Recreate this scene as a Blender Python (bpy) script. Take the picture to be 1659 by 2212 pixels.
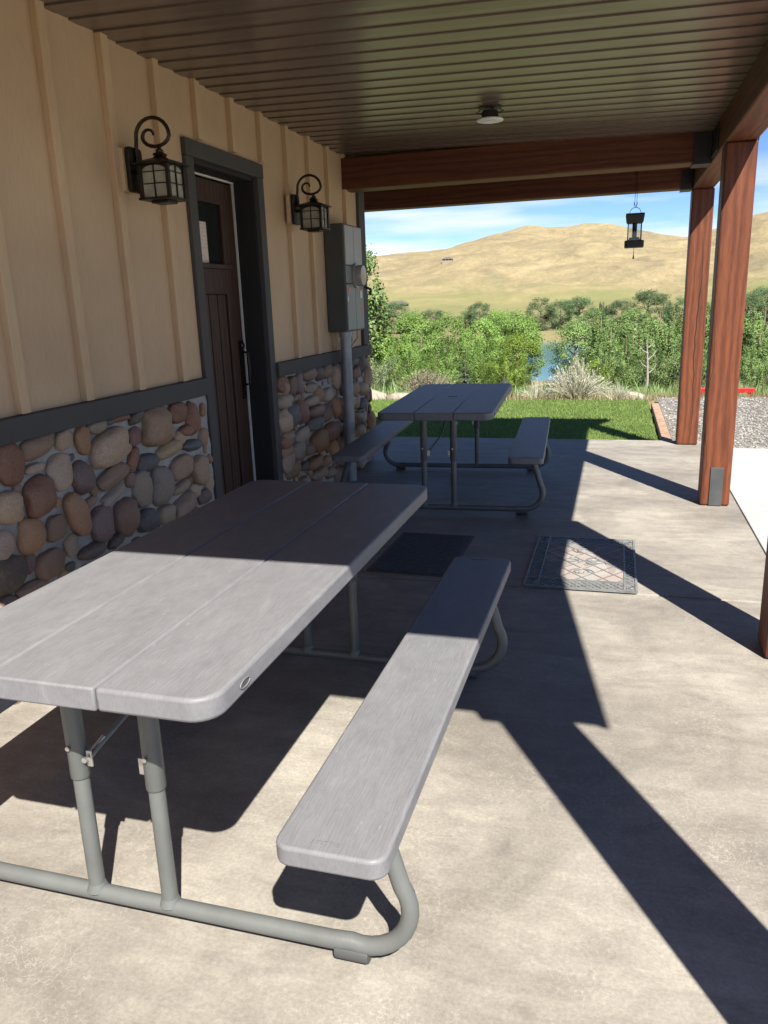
import bpy, bmesh, math, random
from mathutils import Vector, Matrix, noise

for o in list(bpy.data.objects):
    bpy.data.objects.remove(o)
S = bpy.context.scene
COL = S.collection
R = math.radians

# ------------------------------------------------------------------ camera
cam_d = bpy.data.cameras.new('camera')
cam = bpy.data.objects.new('camera', cam_d)
COL.objects.link(cam)
cam_d.sensor_fit = 'HORIZONTAL'
cam_d.sensor_width = 36.0
cam_d.lens = 36.0 * 1695.2 / 1659.0
cam_d.clip_start = 0.05
cam_d.clip_end = 6000
_yaw, _pitch, _roll = 0.2897, -0.2619, -0.0352
_f = Vector((-math.sin(_yaw) * math.cos(_pitch), math.cos(_yaw) * math.cos(_pitch), math.sin(_pitch)))
_r = _f.cross(Vector((0, 0, 1))).normalized()
_u = _r.cross(_f)
_r2 = math.cos(_roll) * _r + math.sin(_roll) * _u
_u2 = -math.sin(_roll) * _r + math.cos(_roll) * _u
cam.matrix_world = Matrix(((_r2.x, _u2.x, -_f.x, 1.827), (_r2.y, _u2.y, -_f.y, 0.0), (_r2.z, _u2.z, -_f.z, 1.4566), (0, 0, 0, 1)))
S.camera = cam

# ------------------------------------------------------------------ sky, sun, exposure
SUN_EL = R(48.8)
SUN_DIR = Vector((0.497 * math.cos(SUN_EL), -0.868 * math.cos(SUN_EL), math.sin(SUN_EL)))   # towards the sun
world = bpy.data.worlds.new('World')
S.world = world
world.use_nodes = True
wn, wl = world.node_tree.nodes, world.node_tree.links
wn.clear()
w_out = wn.new('ShaderNodeOutputWorld')
w_bg = wn.new('ShaderNodeBackground')
w_sky = wn.new('ShaderNodeTexSky')
w_sky.sky_type = 'NISHITA'
w_sky.sun_disc = False
w_sky.sun_elevation = SUN_EL
w_sky.sun_rotation = R(150.2)
w_sky.altitude = 2500
w_sky.air_density = 0.75
w_sky.dust_density = 0.1
w_sky.ozone_density = 5.5
w_bg.inputs['Strength'].default_value = 0.066
# thin drifting cloud bands, the same all round the sky
w_tc = wn.new('ShaderNodeTexCoord')
w_map = wn.new('ShaderNodeMapping')
w_map.inputs['Scale'].default_value = (1.1, 1.1, 10.0)
w_map.inputs['Rotation'].default_value = (0.05, -0.09, 0.35)
w_noise = wn.new('ShaderNodeTexNoise')
w_noise.inputs['Scale'].default_value = 1.9
w_noise.inputs['Detail'].default_value = 7
w_noise.inputs['Roughness'].default_value = 0.52
w_ramp = wn.new('ShaderNodeValToRGB')
w_ramp.color_ramp.elements[0].position = 0.38
w_ramp.color_ramp.elements[1].position = 0.53
w_sep = wn.new('ShaderNodeSeparateXYZ')
w_low = wn.new('ShaderNodeMapRange')
w_low.inputs['From Min'].default_value = 0.142
w_low.inputs['From Max'].default_value = 0.10
w_low.inputs['To Min'].default_value = 0.0
w_low.inputs['To Max'].default_value = 1.0
w_mul = wn.new('ShaderNodeMath'); w_mul.operation = 'MULTIPLY'
w_add = wn.new('ShaderNodeMath'); w_add.operation = 'MULTIPLY'
w_add.inputs[1].default_value = 0.86
w_mix = wn.new('ShaderNodeMixRGB')
w_mix.inputs['Color2'].default_value = (6.3, 6.6, 7.2, 1)
wl.new(w_tc.outputs['Generated'], w_map.inputs['Vector'])
wl.new(w_map.outputs['Vector'], w_noise.inputs['Vector'])
wl.new(w_noise.outputs['Fac'], w_ramp.inputs['Fac'])
wl.new(w_tc.outputs['Generated'], w_sep.inputs['Vector'])
wl.new(w_sep.outputs['Z'], w_low.inputs['Value'])
wl.new(w_ramp.outputs['Color'], w_mul.inputs[0])
wl.new(w_low.outputs['Result'], w_mul.inputs[1])
wl.new(w_mul.outputs['Value'], w_add.inputs[0])
wl.new(w_add.outputs['Value'], w_mix.inputs['Fac'])
wl.new(w_sky.outputs['Color'], w_mix.inputs['Color1'])
wl.new(w_mix.outputs['Color'], w_bg.inputs['Color'])
wl.new(w_bg.outputs['Background'], w_out.inputs['Surface'])

sun_d = bpy.data.lights.new('sun', 'SUN')
sun_d.energy = 5.0
sun_d.angle = R(0.53)
sun_d.color = (1.0, 0.915, 0.785)
sun = bpy.data.objects.new('sun', sun_d)
COL.objects.link(sun)
sun.rotation_euler = (-SUN_DIR).to_track_quat('-Z', 'Y').to_euler()
sun.location = (10, -16, 20)

S.view_settings.view_transform = 'Standard'
S.view_settings.look = 'None'
S.view_settings.gamma = 1.0
S.view_settings.use_curve_mapping = False
S.view_settings.exposure = 1.38
S.render.engine = 'CYCLES'
S.cycles.max_bounces = 6
S.cycles.diffuse_bounces = 3
S.cycles.glossy_bounces = 2
S.cycles.transmission_bounces = 4
S.cycles.transparent_max_bounces = 8
S.cycles.use_denoising = True
S.cycles.caustics_reflective = False
S.cycles.caustics_refractive = False

# ------------------------------------------------------------------ materials
def mat(name):
    m = bpy.data.materials.new(name)
    m.use_nodes = True
    n, l = m.node_tree.nodes, m.node_tree.links
    b = n['Principled BSDF']
    return m, n, l, b

def setp(b, **k):
    for a, v in k.items():
        b.inputs[a.replace('_', ' ')].default_value = v

def coords(n, l, scale=(1, 1, 1), kind='Object', rot=(0, 0, 0)):
    tc = n.new('ShaderNodeTexCoord'); mp = n.new('ShaderNodeMapping')
    mp.inputs['Scale'].default_value = scale
    mp.inputs['Rotation'].default_value = rot
    l.new(tc.outputs[kind], mp.inputs['Vector'])
    return mp.outputs['Vector']

def tex_noise(n, l, vec, scale, detail=4, rough=0.55, dist=0.0):
    t = n.new('ShaderNodeTexNoise')
    t.inputs['Scale'].default_value = scale; t.inputs['Detail'].default_value = detail
    t.inputs['Roughness'].default_value = rough; t.inputs['Distortion'].default_value = dist
    l.new(vec, t.inputs['Vector'])
    return t.outputs['Fac']

def ramp(n, l, fac, stops):
    r = n.new('ShaderNodeValToRGB')
    e = r.color_ramp.elements
    while len(e) < len(stops): e.new(0.5)
    for i, (p, c) in enumerate(stops):
        e[i].position = p
        e[i].color = (c[0], c[1], c[2], 1) if hasattr(c, '__len__') else (c, c, c, 1)
    l.new(fac, r.inputs['Fac'])
    return r.outputs['Color']

def mixc(n, l, fac, a, b, mode='MIX'):
    m = n.new('ShaderNodeMixRGB'); m.blend_type = mode
    for sock, v in (('Fac', fac), ('Color1', a), ('Color2', b)):
        if hasattr(v, 'is_linked'): l.new(v, m.inputs[sock])
        elif hasattr(v, '__len__'): m.inputs[sock].default_value = (v[0], v[1], v[2], 1)
        else: m.inputs[sock].default_value = v
    return m.outputs['Color']

def bump(n, l, b, h, strength=0.3, dist=0.01, normal=None):
    k = n.new('ShaderNodeBump')
    k.inputs['Strength'].default_value = strength; k.inputs['Distance'].default_value = dist
    l.new(h, k.inputs['Height'])
    if normal is not None: l.new(normal, k.inputs['Normal'])
    l.new(k.outputs['Normal'], b.inputs['Normal'])
    return k.outputs['Normal']

def plain(name, col, rough=0.6, var=0.12, scale=6, metallic=0.0, bmp=0.0, bscale=60):
    m, n, l, b = mat(name)
    v = coords(n, l)
    f = tex_noise(n, l, v, scale, 5)
    lo = [c * (1 - var) for c in col]; hi = [min(1, c * (1 + var)) for c in col]
    l.new(ramp(n, l, f, [(0.3, lo), (0.7, hi)]), b.inputs['Base Color'])
    setp(b, Roughness=rough, Metallic=metallic)
    if bmp: bump(n, l, b, tex_noise(n, l, v, bscale, 4), bmp, 0.004)
    return m

def m_concrete(name, c1, c2, c3, vein):
    m, n, l, b = mat(name)
    v = coords(n, l, kind='Object')
    big = tex_noise(n, l, v, 1.5, 6, 0.62, 0.6)
    vs = coords(n, l, (1.3, 3.8, 1), rot=(0, 0, 0.10))
    streak = tex_noise(n, l, vs, 2.2, 7, 0.66, 0.8)
    col = mixc(n, l, ramp(n, l, big, [(0.34, 0), (0.62, 1)]), c1, c2)
    col = mixc(n, l, ramp(n, l, streak, [(0.40, 0), (0.74, 0.75)]), col, c3)
    # worn trowel marks: thin curling pale lines
    warp = n.new('ShaderNodeTexNoise'); warp.inputs['Scale'].default_value = 7; warp.inputs['Detail'].default_value = 5
    l.new(v, warp.inputs['Vector'])
    add = n.new('ShaderNodeMixRGB'); add.blend_type = 'ADD'; add.inputs['Fac'].default_value = 0.35
    l.new(v, add.inputs['Color1']); l.new(warp.outputs['Color'], add.inputs['Color2'])
    vor = n.new('ShaderNodeTexVoronoi'); vor.feature = 'DISTANCE_TO_EDGE'; vor.inputs['Scale'].default_value = 24
    l.new(add.outputs['Color'], vor.inputs['Vector'])
    lines = ramp(n, l, vor.outputs['Distance'], [(0.0, 1), (0.035, 0)])
    mask = ramp(n, l, tex_noise(n, l, v, 2.6, 4), [(0.42, 0), (0.66, 1)])
    lm = mixc(n, l, 1.0, lines, mask, 'MULTIPLY')
    col = mixc(n, l, mixc(n, l, 1.0, lm, (vein, vein, vein), 'MULTIPLY'), col, [min(1, c * 1.45) for c in c2])
    fine = tex_noise(n, l, v, 95, 6, 0.75)
    col = mixc(n, l, 0.6, col, ramp(n, l, fine, [(0.28, 0.6), (0.72, 1.32)]), 'MULTIPLY')
    mott = tex_noise(n, l, v, 13, 8, 0.74, 0.7)
    col = mixc(n, l, 0.55, col, ramp(n, l, mott, [(0.28, 0.76), (0.72, 1.24)]), 'MULTIPLY')
    spot = tex_noise(n, l, v, 5.5, 3, 0.5)
    col = mixc(n, l, ramp(n, l, spot, [(0.66, 0), (0.74, 0.35)]), col, [c * 0.55 for c in c1])
    sv = n.new('ShaderNodeTexVoronoi'); sv.inputs['Scale'].default_value = 9.0; sv.inputs['Randomness'].default_value = 1.0
    l.new(v, sv.inputs['Vector'])
    col = mixc(n, l, ramp(n, l, sv.outputs['Distance'], [(0.02, 0.7), (0.035, 0)]), col, (0.10, 0.085, 0.065))
    l.new(col, b.inputs['Base Color'])
    l.new(ramp(n, l, big, [(0.3, 0.55), (0.7, 0.8)]), b.inputs['Roughness'])
    mid = tex_noise(n, l, vs, 30, 6, 0.7)
    h = mixc(n, l, 0.5, fine, mid)
    bump(n, l, b, h, 0.28, 0.003)
    return m

M = {}
M['floor'] = m_concrete('stained_concrete', (0.182, 0.171, 0.155), (0.292, 0.279, 0.252), (0.150, 0.138, 0.129), 0.5)
M['white_concrete'] = m_concrete('pale_concrete', (0.36, 0.37, 0.38), (0.40, 0.41, 0.42), (0.345, 0.355, 0.365), 0.1)
M['joint'] = plain('joint_filler', (0.06, 0.055, 0.05), 0.9)

def m_plastic():
    m, n, l, b = mat('grey_moulded_plastic')
    v = coords(n, l)
    g1 = n.new('ShaderNodeTexWave'); g1.bands_direction = 'X'; g1.wave_profile = 'SIN'
    g1.inputs['Scale'].default_value = 34; g1.inputs['Distortion'].default_value = 14
    g1.inputs['Detail'].default_value = 4; g1.inputs['Detail Scale'].default_value = 0.9; g1.inputs['Detail Roughness'].default_value = 0.6
    l.new(coords(n, l, (1, 0.16, 1)), g1.inputs['Vector'])
    fine = tex_noise(n, l, coords(n, l, (70, 5, 20)), 4, 5, 0.7, 0.5)
    scuff = tex_noise(n, l, coords(n, l, (3, 0.8, 1), rot=(0, 0, 0.25)), 4.5, 8, 0.72, 1.2)
    col = ramp(n, l, scuff, [(0.34, (0.146, 0.151, 0.170)), (0.58, (0.164, 0.169, 0.188)), (0.78, (0.188, 0.193, 0.210))])
    col = mixc(n, l, 0.30, col, ramp(n, l, fine, [(0.3, 0.6), (0.75, 1.35)]), 'MULTIPLY')
    mot = tex_noise(n, l, coords(n, l, (1, 0.6, 1)), 16, 7, 0.72, 0.6)
    col = mixc(n, l, 0.35, col, ramp(n, l, mot, [(0.3, 0.75), (0.72, 1.3)]), 'MULTIPLY')
    nick = tex_noise(n, l, coords(n, l, (9, 2.2, 1), rot=(0, 0, 0.5)), 7, 3, 0.6, 0.4)
    col = mixc(n, l, ramp(n, l, nick, [(0.70, 0), (0.76, 0.55)]), col, (0.30, 0.30, 0.305))
    dust = tex_noise(n, l, v, 30, 5, 0.7)
    col = mixc(n, l, ramp(n, l, dust, [(0.64, 0), (0.78, 0.35)]), col, (0.29, 0.29, 0.29))
    l.new(col, b.inputs['Base Color'])
    setp(b, Roughness=0.48, Specular_IOR_Level=0.3)
    h = mixc(n, l, 0.55, g1.outputs['Fac'], fine)
    geo = n.new('ShaderNodeNewGeometry'); sp = n.new('ShaderNodeSeparateXYZ'); l.new(geo.outputs['True Normal'], sp.inputs['Vector'])
    h = mixc(n, l, 1.0, h, ramp(n, l, sp.outputs['Z'], [(0.9, 0), (0.99, 1)]), 'MULTIPLY')      # the grain is moulded into the top faces only
    bump(n, l, b, h, 0.26, 0.002)
    return m
M['plastic'] = m_plastic()
M['steel_grey'] = plain('grey_powder_coat', (0.102, 0.112, 0.115), 0.42, 0.12, 9, 0.0, 0.12, 140)
M['zinc'] = plain('zinc_bolt', (0.55, 0.55, 0.54), 0.35, 0.1, 30, 0.9)
M['rubber_foot'] = plain('dark_rubber', (0.06, 0.065, 0.07), 0.6)

def m_timber(name, axis, base=(0.128, 0.037, 0.016), dark=(0.036, 0.011, 0.006), light=(0.20, 0.068, 0.028), amount=1.0):
    m, n, l, b = mat(name)
    sc = {'X': (0.22, 2.2, 2.2), 'Y': (2.2, 0.22, 2.2), 'Z': (2.2, 2.2, 0.22)}[axis]
    v = coords(n, l, sc)
    oi = n.new('ShaderNodeObjectInfo')
    off = n.new('ShaderNodeMixRGB'); off.blend_type = 'ADD'; off.inputs['Fac'].default_value = 1
    mul = n.new('ShaderNodeMath'); mul.operation = 'MULTIPLY'; mul.inputs[1].default_value = 17
    l.new(oi.outputs['Random'], mul.inputs[0]); l.new(v, off.inputs['Color1']); l.new(mul.outputs[0], off.inputs['Color2'])
    vv = off.outputs['Color']
    w = n.new('ShaderNodeTexWave'); w.wave_type = 'RINGS'
    w.rings_direction = axis
    w.inputs['Scale'].default_value = 3.4; w.inputs['Distortion'].default_value = 9.0; w.inputs['Detail'].default_value = 4
    w.inputs['Detail Scale'].default_value = 1.2; w.inputs['Detail Roughness'].default_value = 0.6
    l.new(vv, w.inputs['Vector'])
    fib = tex_noise(n, l, vv, 46, 6, 0.7, 0.3)
    blot = tex_noise(n, l, vv, 1.6, 4)
    col = ramp(n, l, w.outputs['Fac'], [(0.05, dark), (0.4, base), (0.95, light)])
    col = mixc(n, l, 0.34, base, col)
    col = mixc(n, l, 0.6, col, ramp(n, l, fib, [(0.3, 0.55), (0.7, 1.35)]), 'MULTIPLY')
    col = mixc(n, l, ramp(n, l, blot, [(0.4, 0), (0.75, 0.5)]), col, dark)
    # a few knots
    kv = n.new('ShaderNodeTexVoronoi'); kv.inputs['Scale'].default_value = 1.05
    l.new(vv, kv.inputs['Vector'])
    col = mixc(n, l, ramp(n, l, kv.outputs['Distance'], [(0.07, 0.95), (0.19, 0)]), col, [c * 0.5 for c in dark])
    l.new(col, b.inputs['Base Color'])
    setp(b, Roughness=0.55, Specular_IOR_Level=0.35)
    bump(n, l, b, mixc(n, l, 0.5, fib, w.outputs['Fac']), 0.35, 0.004)
    return m
M['timber_z'] = m_timber('stained_timber_upright', 'Z')
M['timber_x'] = m_timber('stained_timber_crosswise', 'X')
M['timber_y'] = m_timber('stained_timber_lengthwise', 'Y')
M['door_wood'] = m_timber('dark_door_wood', 'Z', (0.072, 0.037, 0.026), (0.034, 0.017, 0.011), (0.11, 0.062, 0.045))
M['black_steel'] = plain('black_steel', (0.014, 0.014, 0.016), 0.45, 0.2, 12)
M['crack'] = plain('timber_check', (0.02, 0.008, 0.005), 0.9)
M['grey_plate'] = plain('weathered_steel_plate', (0.055, 0.062, 0.068), 0.5, 0.3, 8)

def m_paint(name, c, grain=(40, 40, 4), var=0.10, rough=0.7, b_s=0.25):
    m, n, l, b = mat(name)
    g = tex_noise(n, l, coords(n, l, grain), 3.0, 6, 0.65)
    big = tex_noise(n, l, coords(n, l), 1.4, 4)
    col = mixc(n, l, ramp(n, l, big, [(0.3, 0), (0.7, 1)]), [x * (1 - var) for x in c], [x * (1 + var) for x in c])
    col = mixc(n, l, 0.25, col, ramp(n, l, g, [(0.3, 0.7), (0.7, 1.2)]), 'MULTIPLY')
    l.new(col, b.inputs['Base Color']); setp(b, Roughness=rough)
    bump(n, l, b, g, b_s, 0.003)
    return m
M['siding'] = m_paint('tan_siding_paint', (0.585, 0.415, 0.262))
M['batten'] = m_paint('tan_batten_paint', (0.605, 0.43, 0.27))
M['trim'] = m_paint('slate_trim_paint', (0.070, 0.065, 0.063))
M['jamb'] = m_paint('shaded_jamb_black', (0.02, 0.018, 0.018))  # near black: shadow on a dark brown jamb is put into the colour

def m_mortar():
    m, n, l, b = mat('pale_mortar')
    v = coords(n, l)
    f = tex_noise(n, l, v, 14, 6, 0.7); g = tex_noise(n, l, v, 90, 5, 0.7)
    l.new(ramp(n, l, f, [(0.3, (0.36, 0.35, 0.335)), (0.7, (0.50, 0.485, 0.46))]), b.inputs['Base Color'])
    setp(b, Roughness=0.95); bump(n, l, b, mixc(n, l, 0.5, f, g), 0.8, 0.02)
    return m
M['mortar'] = m_mortar()

def m_stone():
    m, n, l, b = mat('river_stone')
    oi = n.new('ShaderNodeObjectInfo')
    v = coords(n, l)
    rnd = n.new('ShaderNodeMixRGB'); rnd.blend_type = 'ADD'; rnd.inputs['Fac'].default_value = 1
    k = n.new('ShaderNodeMath'); k.operation = 'MULTIPLY'; k.inputs[1].default_value = 30
    l.new(oi.outputs['Random'], k.inputs[0]); l.new(v, rnd.inputs['Color1']); l.new(k.outputs[0], rnd.inputs['Color2'])
    vv = rnd.outputs['Color']
    f = tex_noise(n, l, vv, 11, 7, 0.65, 0.8); g = tex_noise(n, l, vv, 130, 4, 0.7)
    band = tex_noise(n, l, vv, 5, 3, 0.5, 1.5)
    col = mixc(n, l, 0.85, oi.outputs['Color'], ramp(n, l, f, [(0.25, (0.55, 0.52, 0.5)), (0.75, (1.45, 1.35, 1.3))]), 'MULTIPLY')
    col = mixc(n, l, ramp(n, l, band, [(0.5, 0), (0.75, 0.45)]), col, (0.34, 0.24, 0.17))
    col = mixc(n, l, 0.4, col, ramp(n, l, g, [(0.3, 0.6), (0.7, 1.3)]), 'MULTIPLY')
    l.new(col, b.inputs['Base Color']); setp(b, Roughness=0.62)
    bump(n, l, b, mixc(n, l, 0.35, f, g), 0.35, 0.008)
    return m
M['stone'] = m_stone()

def m_soffit():
    m, n, l, b = mat('bronze_metal_soffit')
    v = coords(n, l, (1, 6, 1))
    f = tex_noise(n, l, v, 3, 5, 0.6)
    l.new(ramp(n, l, f, [(0.3, (0.118, 0.083, 0.065)), (0.7, (0.144, 0.105, 0.084))]), b.inputs['Base Color'])
    setp(b, Roughness=0.28, Specular_IOR_Level=0.7, Coat_Weight=0.22, Coat_Roughness=0.24)
    bump(n, l, b, tex_noise(n, l, coords(n, l, (5, 22, 1)), 2.2, 3), 0.10, 0.01)
    return m
M['soffit'] = m_soffit()
M['soffit_pale'] = plain('pale_rake_soffit', (0.30, 0.29, 0.27), 0.6)
M['fascia'] = plain('bronze_fascia', (0.09, 0.075, 0.06), 0.5)
M['shingle'] = plain('roof_shingle', (0.09, 0.085, 0.08), 0.9, 0.3, 30, 0, 0.5)
M['white_trim'] = plain('white_enamel', (0.78, 0.76, 0.73), 0.4, 0.03)
M['weatherstrip'] = plain('pale_weatherstrip', (0.75, 0.72, 0.68), 0.6, 0.05)
M['dark_can'] = plain('dark_fixture_can', (0.03, 0.025, 0.03), 0.5)
M['black_iron'] = plain('rubbed_bronze_iron', (0.035, 0.026, 0.02), 0.42, 0.4, 25, 0.6, 0.2, 90)
M['bark'] = plain('bark', (0.12, 0.09, 0.065), 0.95, 0.35, 14, 0, 0.8, 30)
M['dead_wood'] = plain('bleached_dead_wood', (0.26, 0.245, 0.225), 0.9, 0.2, 8, 0, 0.5, 30)

def m_frost():
    m, n, l, b = mat('seeded_lantern_glass')
    v = coords(n, l)
    f = tex_noise(n, l, v, 22, 4)
    l.new(ramp(n, l, f, [(0.3, (0.50, 0.47, 0.38)), (0.7, (0.72, 0.68, 0.56))]), b.inputs['Base Color'])
    setp(b, Roughness=0.25, Transmission_Weight=0.35, IOR=1.3)
    bump(n, l, b, f, 0.3, 0.003)
    return m
M['frost'] = m_frost()

def m_glass(name, tint, rough=0.02, trans=1.0):
    m, n, l, b = mat(name)
    f = tex_noise(n, l, coords(n, l), 3, 2)
    l.new(ramp(n, l, f, [(0.3, [c * 0.96 for c in tint]), (0.7, tint)]), b.inputs['Base Color'])
    setp(b, Roughness=rough, Transmission_Weight=trans, IOR=1.45)
    return m
M['glass_clear'] = m_glass('clear_glass', (0.85, 0.87, 0.86))
M['door_glass'] = m_glass('dark_door_glass', (0.02, 0.024, 0.024), 0.06, 0.0)

def m_paper():
    m, n, l, b = mat('printed_notice_paper')
    v = coords(n, l)
    w = n.new('ShaderNodeTexWave'); w.bands_direction = 'Z'; w.inputs['Scale'].default_value = 14; w.inputs['Distortion'].default_value = 0.5
    l.new(v, w.inputs['Vector'])
    words = tex_noise(n, l, coords(n, l, (1, 60, 40)), 1.0, 3)
    ink = mixc(n, l, 1.0, ramp(n, l, w.outputs['Fac'], [(0.55, 0), (0.7, 1)]), ramp(n, l, words, [(0.46, 0), (0.56, 0.3)]), 'MULTIPLY')
    pink = tex_noise(n, l, v, 9, 3)
    col = mixc(n, l, ramp(n, l, pink, [(0.4, 0), (0.65, 0.7)]), (0.80, 0.70, 0.60), (0.80, 0.62, 0.55))
    l.new(mixc(n, l, ink, col, (0.35, 0.3, 0.3)), b.inputs['Base Color']); setp(b, Roughness=0.8)
    return m
M['paper'] = m_paper()
M['cabinet'] = plain('grey_enamel_cabinet', (0.24, 0.26, 0.26), 0.45, 0.08)
M['cabinet_shade'] = plain('shaded_grey_enamel', (0.06, 0.068, 0.068), 0.5, 0.08)  # cabinet body: shade on its side face is put into this darker grey
M['cabinet_pale'] = plain('pale_grey_enamel', (0.36, 0.35, 0.335), 0.45, 0.06)
M['meter_glass'] = plain('grey_meter_cover', (0.32, 0.30, 0.30), 0.2, 0.1)
M['sticker_orange'] = plain('orange_sticker', (0.75, 0.25, 0.12), 0.6, 0.15, 40)
M['sticker_white'] = plain('white_sticker', (0.8, 0.78, 0.76), 0.6, 0.1, 40)
M['conduit'] = plain('galvanised_conduit', (0.30, 0.32, 0.34), 0.45, 0.12, 10, 0.3)
M['rubber'] = plain('mat_rubber', (0.15, 0.16, 0.165), 0.42, 0.25, 30, 0, 0.3, 120)

def m_carpet():
    m, n, l, b = mat('mat_carpet_print')
    v = coords(n, l)
    vor = n.new('ShaderNodeTexVoronoi'); vor.inputs['Scale'].default_value = 8.5
    l.new(coords(n, l, (1, 0.75, 1), rot=(0, 0, 0.7)), vor.inputs['Vector'])
    cells = n.new('ShaderNodeSeparateColor'); l.new(vor.outputs['Color'], cells.inputs['Color'])
    col = ramp(n, l, cells.outputs['Red'], [(0.0, (0.31, 0.30, 0.29)), (0.35, (0.30, 0.25, 0.24)), (0.5, (0.17, 0.18, 0.182)), (0.8, (0.29, 0.28, 0.27))])
    pile = tex_noise(n, l, v, 220, 3, 0.7)
    l.new(mixc(n, l, 0.6, col, ramp(n, l, pile, [(0.3, 0.5), (0.7, 1.3)]), 'MULTIPLY'), b.inputs['Base Color'])
    setp(b, Roughness=0.95); bump(n, l, b, pile, 0.6, 0.004)
    return m
M['carpet'] = m_carpet()
M['dark_carpet'] = plain('charcoal_ribbed_carpet', (0.06, 0.075, 0.09), 0.95, 0.4, 70, 0, 0.7, 200)

def m_leaf(name, a, b_, c, tr=0.42):
    m, n, l, b = mat(name)
    geo = n.new('ShaderNodeNewGeometry')
    oi = n.new('ShaderNodeObjectInfo')
    f = tex_noise(n, l, coords(n, l), 7, 3)
    col = mixc(n, l, geo.outputs['Random Per Island'], a, b_)
    col = mixc(n, l, ramp(n, l, f, [(0.35, 0), (0.7, 0.8)]), col, c)
    mm = n.new('ShaderNodeMapRange'); mm.inputs['To Min'].default_value = 0.75; mm.inputs['To Max'].default_value = 1.25
    l.new(oi.outputs['Random'], mm.inputs['Value'])
    hsv = n.new('ShaderNodeHueSaturation'); l.new(mm.outputs['Result'], hsv.inputs['Value'])
    l.new(col, hsv.inputs['Color'])
    l.new(hsv.outputs['Color'], b.inputs['Base Color']); setp(b, Roughness=0.55)
    t = n.new('ShaderNodeBsdfTranslucent'); l.new(hsv.outputs['Color'], t.inputs['Color'])
    mx = n.new('ShaderNodeMixShader'); mx.inputs['Fac'].default_value = tr
    l.new(b.outputs['BSDF'], mx.inputs[1]); l.new(t.outputs['BSDF'], mx.inputs[2])
    l.new(mx.outputs['Shader'], n['Material Output'].inputs['Surface'])
    return m
LEAF = [
    m_leaf('leaf_deep_green', (0.125, 0.205, 0.095), (0.15, 0.24, 0.11), (0.12, 0.20, 0.095)),
    m_leaf('leaf_mid_green', (0.19, 0.30, 0.10), (0.225, 0.345, 0.125), (0.195, 0.30, 0.105)),
    m_leaf('leaf_fresh_green', (0.20, 0.345, 0.08), (0.24, 0.39, 0.10), (0.21, 0.34, 0.09)),
    m_leaf('leaf_silver_green', (0.25, 0.33, 0.18), (0.30, 0.38, 0.22), (0.26, 0.32, 0.17)),
    m_leaf('leaf_yellow_green', (0.215, 0.345, 0.045), (0.26, 0.39, 0.06), (0.22, 0.33, 0.055)),
    m_leaf('needle_blue_green', (0.06, 0.09, 0.055), (0.10, 0.13, 0.085), (0.07, 0.09, 0.06), 0.1),
    m_leaf('twig_mauve_brown', (0.16, 0.135, 0.115), (0.22, 0.19, 0.15), (0.18, 0.18, 0.1), 0.1),
    m_leaf('sage_silver', (0.56, 0.58, 0.46), (0.70, 0.71, 0.58), (0.6, 0.58, 0.44), 0.4),
]
M['grass'] = m_leaf('lawn_grass', (0.15, 0.245, 0.055), (0.215, 0.315, 0.09), (0.19, 0.255, 0.07), 0.45)
M['dry_grass'] = m_leaf('dry_grass', (0.24, 0.205, 0.115), (0.31, 0.27, 0.17), (0.18, 0.19, 0.08), 0.2)
M['turf'] = plain('turf_soil', (0.07, 0.12, 0.03), 0.95, 0.4, 5)

def m_terrain():
    m, n, l, b = mat('valley_ground')
    v = coords(n, l)
    sep = n.new('ShaderNodeSeparateXYZ'); l.new(v, sep.inputs['Vector'])
    f1 = tex_noise(n, l, coords(n, l, (0.004, 0.0022, 0.012)), 4.2, 9, 0.66, 1.0)
    f2 = tex_noise(n, l, coords(n, l, (0.05, 0.016, 0.08)), 2.5, 9, 0.74, 1.0)
    f3 = tex_noise(n, l, coords(n, l, (1, 1, 1)), 0.9, 6, 0.65)
    gold = ramp(n, l, f1, [(0.30, (0.170, 0.150, 0.105)), (0.46, (0.222, 0.190, 0.120)), (0.58, (0.262, 0.224, 0.136)), (0.72, (0.315, 0.278, 0.182))])
    gold = mixc(n, l, 0.85, gold, ramp(n, l, f2, [(0.3, (0.72, 0.72, 0.75)), (0.7, (1.22, 1.20, 1.15))]), 'MULTIPLY')
    brush = tex_noise(n, l, coords(n, l, (0.10, 0.03, 0.1)), 3.0, 5, 0.75)
    gold = mixc(n, l, ramp(n, l, brush, [(0.60, 0), (0.70, 0.5)]), gold, (0.13, 0.125, 0.09))
    field = ramp(n, l, f1, [(0.35, (0.165, 0.175, 0.08)), (0.65, (0.225, 0.205, 0.105))])
    near = ramp(n, l, f3, [(0.35, (0.13, 0.14, 0.06)), (0.55, (0.25, 0.21, 0.125)), (0.7, (0.19, 0.175, 0.085))])
    jig = n.new('ShaderNodeMath'); jig.operation = 'MULTIPLY_ADD'; jig.inputs[1].default_value = 380; l.new(f1, jig.inputs[0]); l.new(sep.outputs['Y'], jig.inputs[2])
    k1 = n.new('ShaderNodeMapRange'); k1.inputs['From Min'].default_value = 860; k1.inputs['From Max'].default_value = 1010; l.new(jig.outputs[0], k1.inputs['Value'])
    k2 = n.new('ShaderNodeMapRange'); k2.inputs['From Min'].default_value = 60; k2.inputs['From Max'].default_value = 260; l.new(sep.outputs['Y'], k2.inputs['Value'])
    col = mixc(n, l, k2.outputs['Result'], near, field)
    col = mixc(n, l, k1.outputs['Result'], col, gold)
    l.new(col, b.inputs['Base Color']); setp(b, Roughness=1.0, Specular_IOR_Level=0.1)
    bump(n, l, b, mixc(n, l, 0.5, f1, f2), 0.45, 7.0)
    return m
M['terrain'] = m_terrain()

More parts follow.
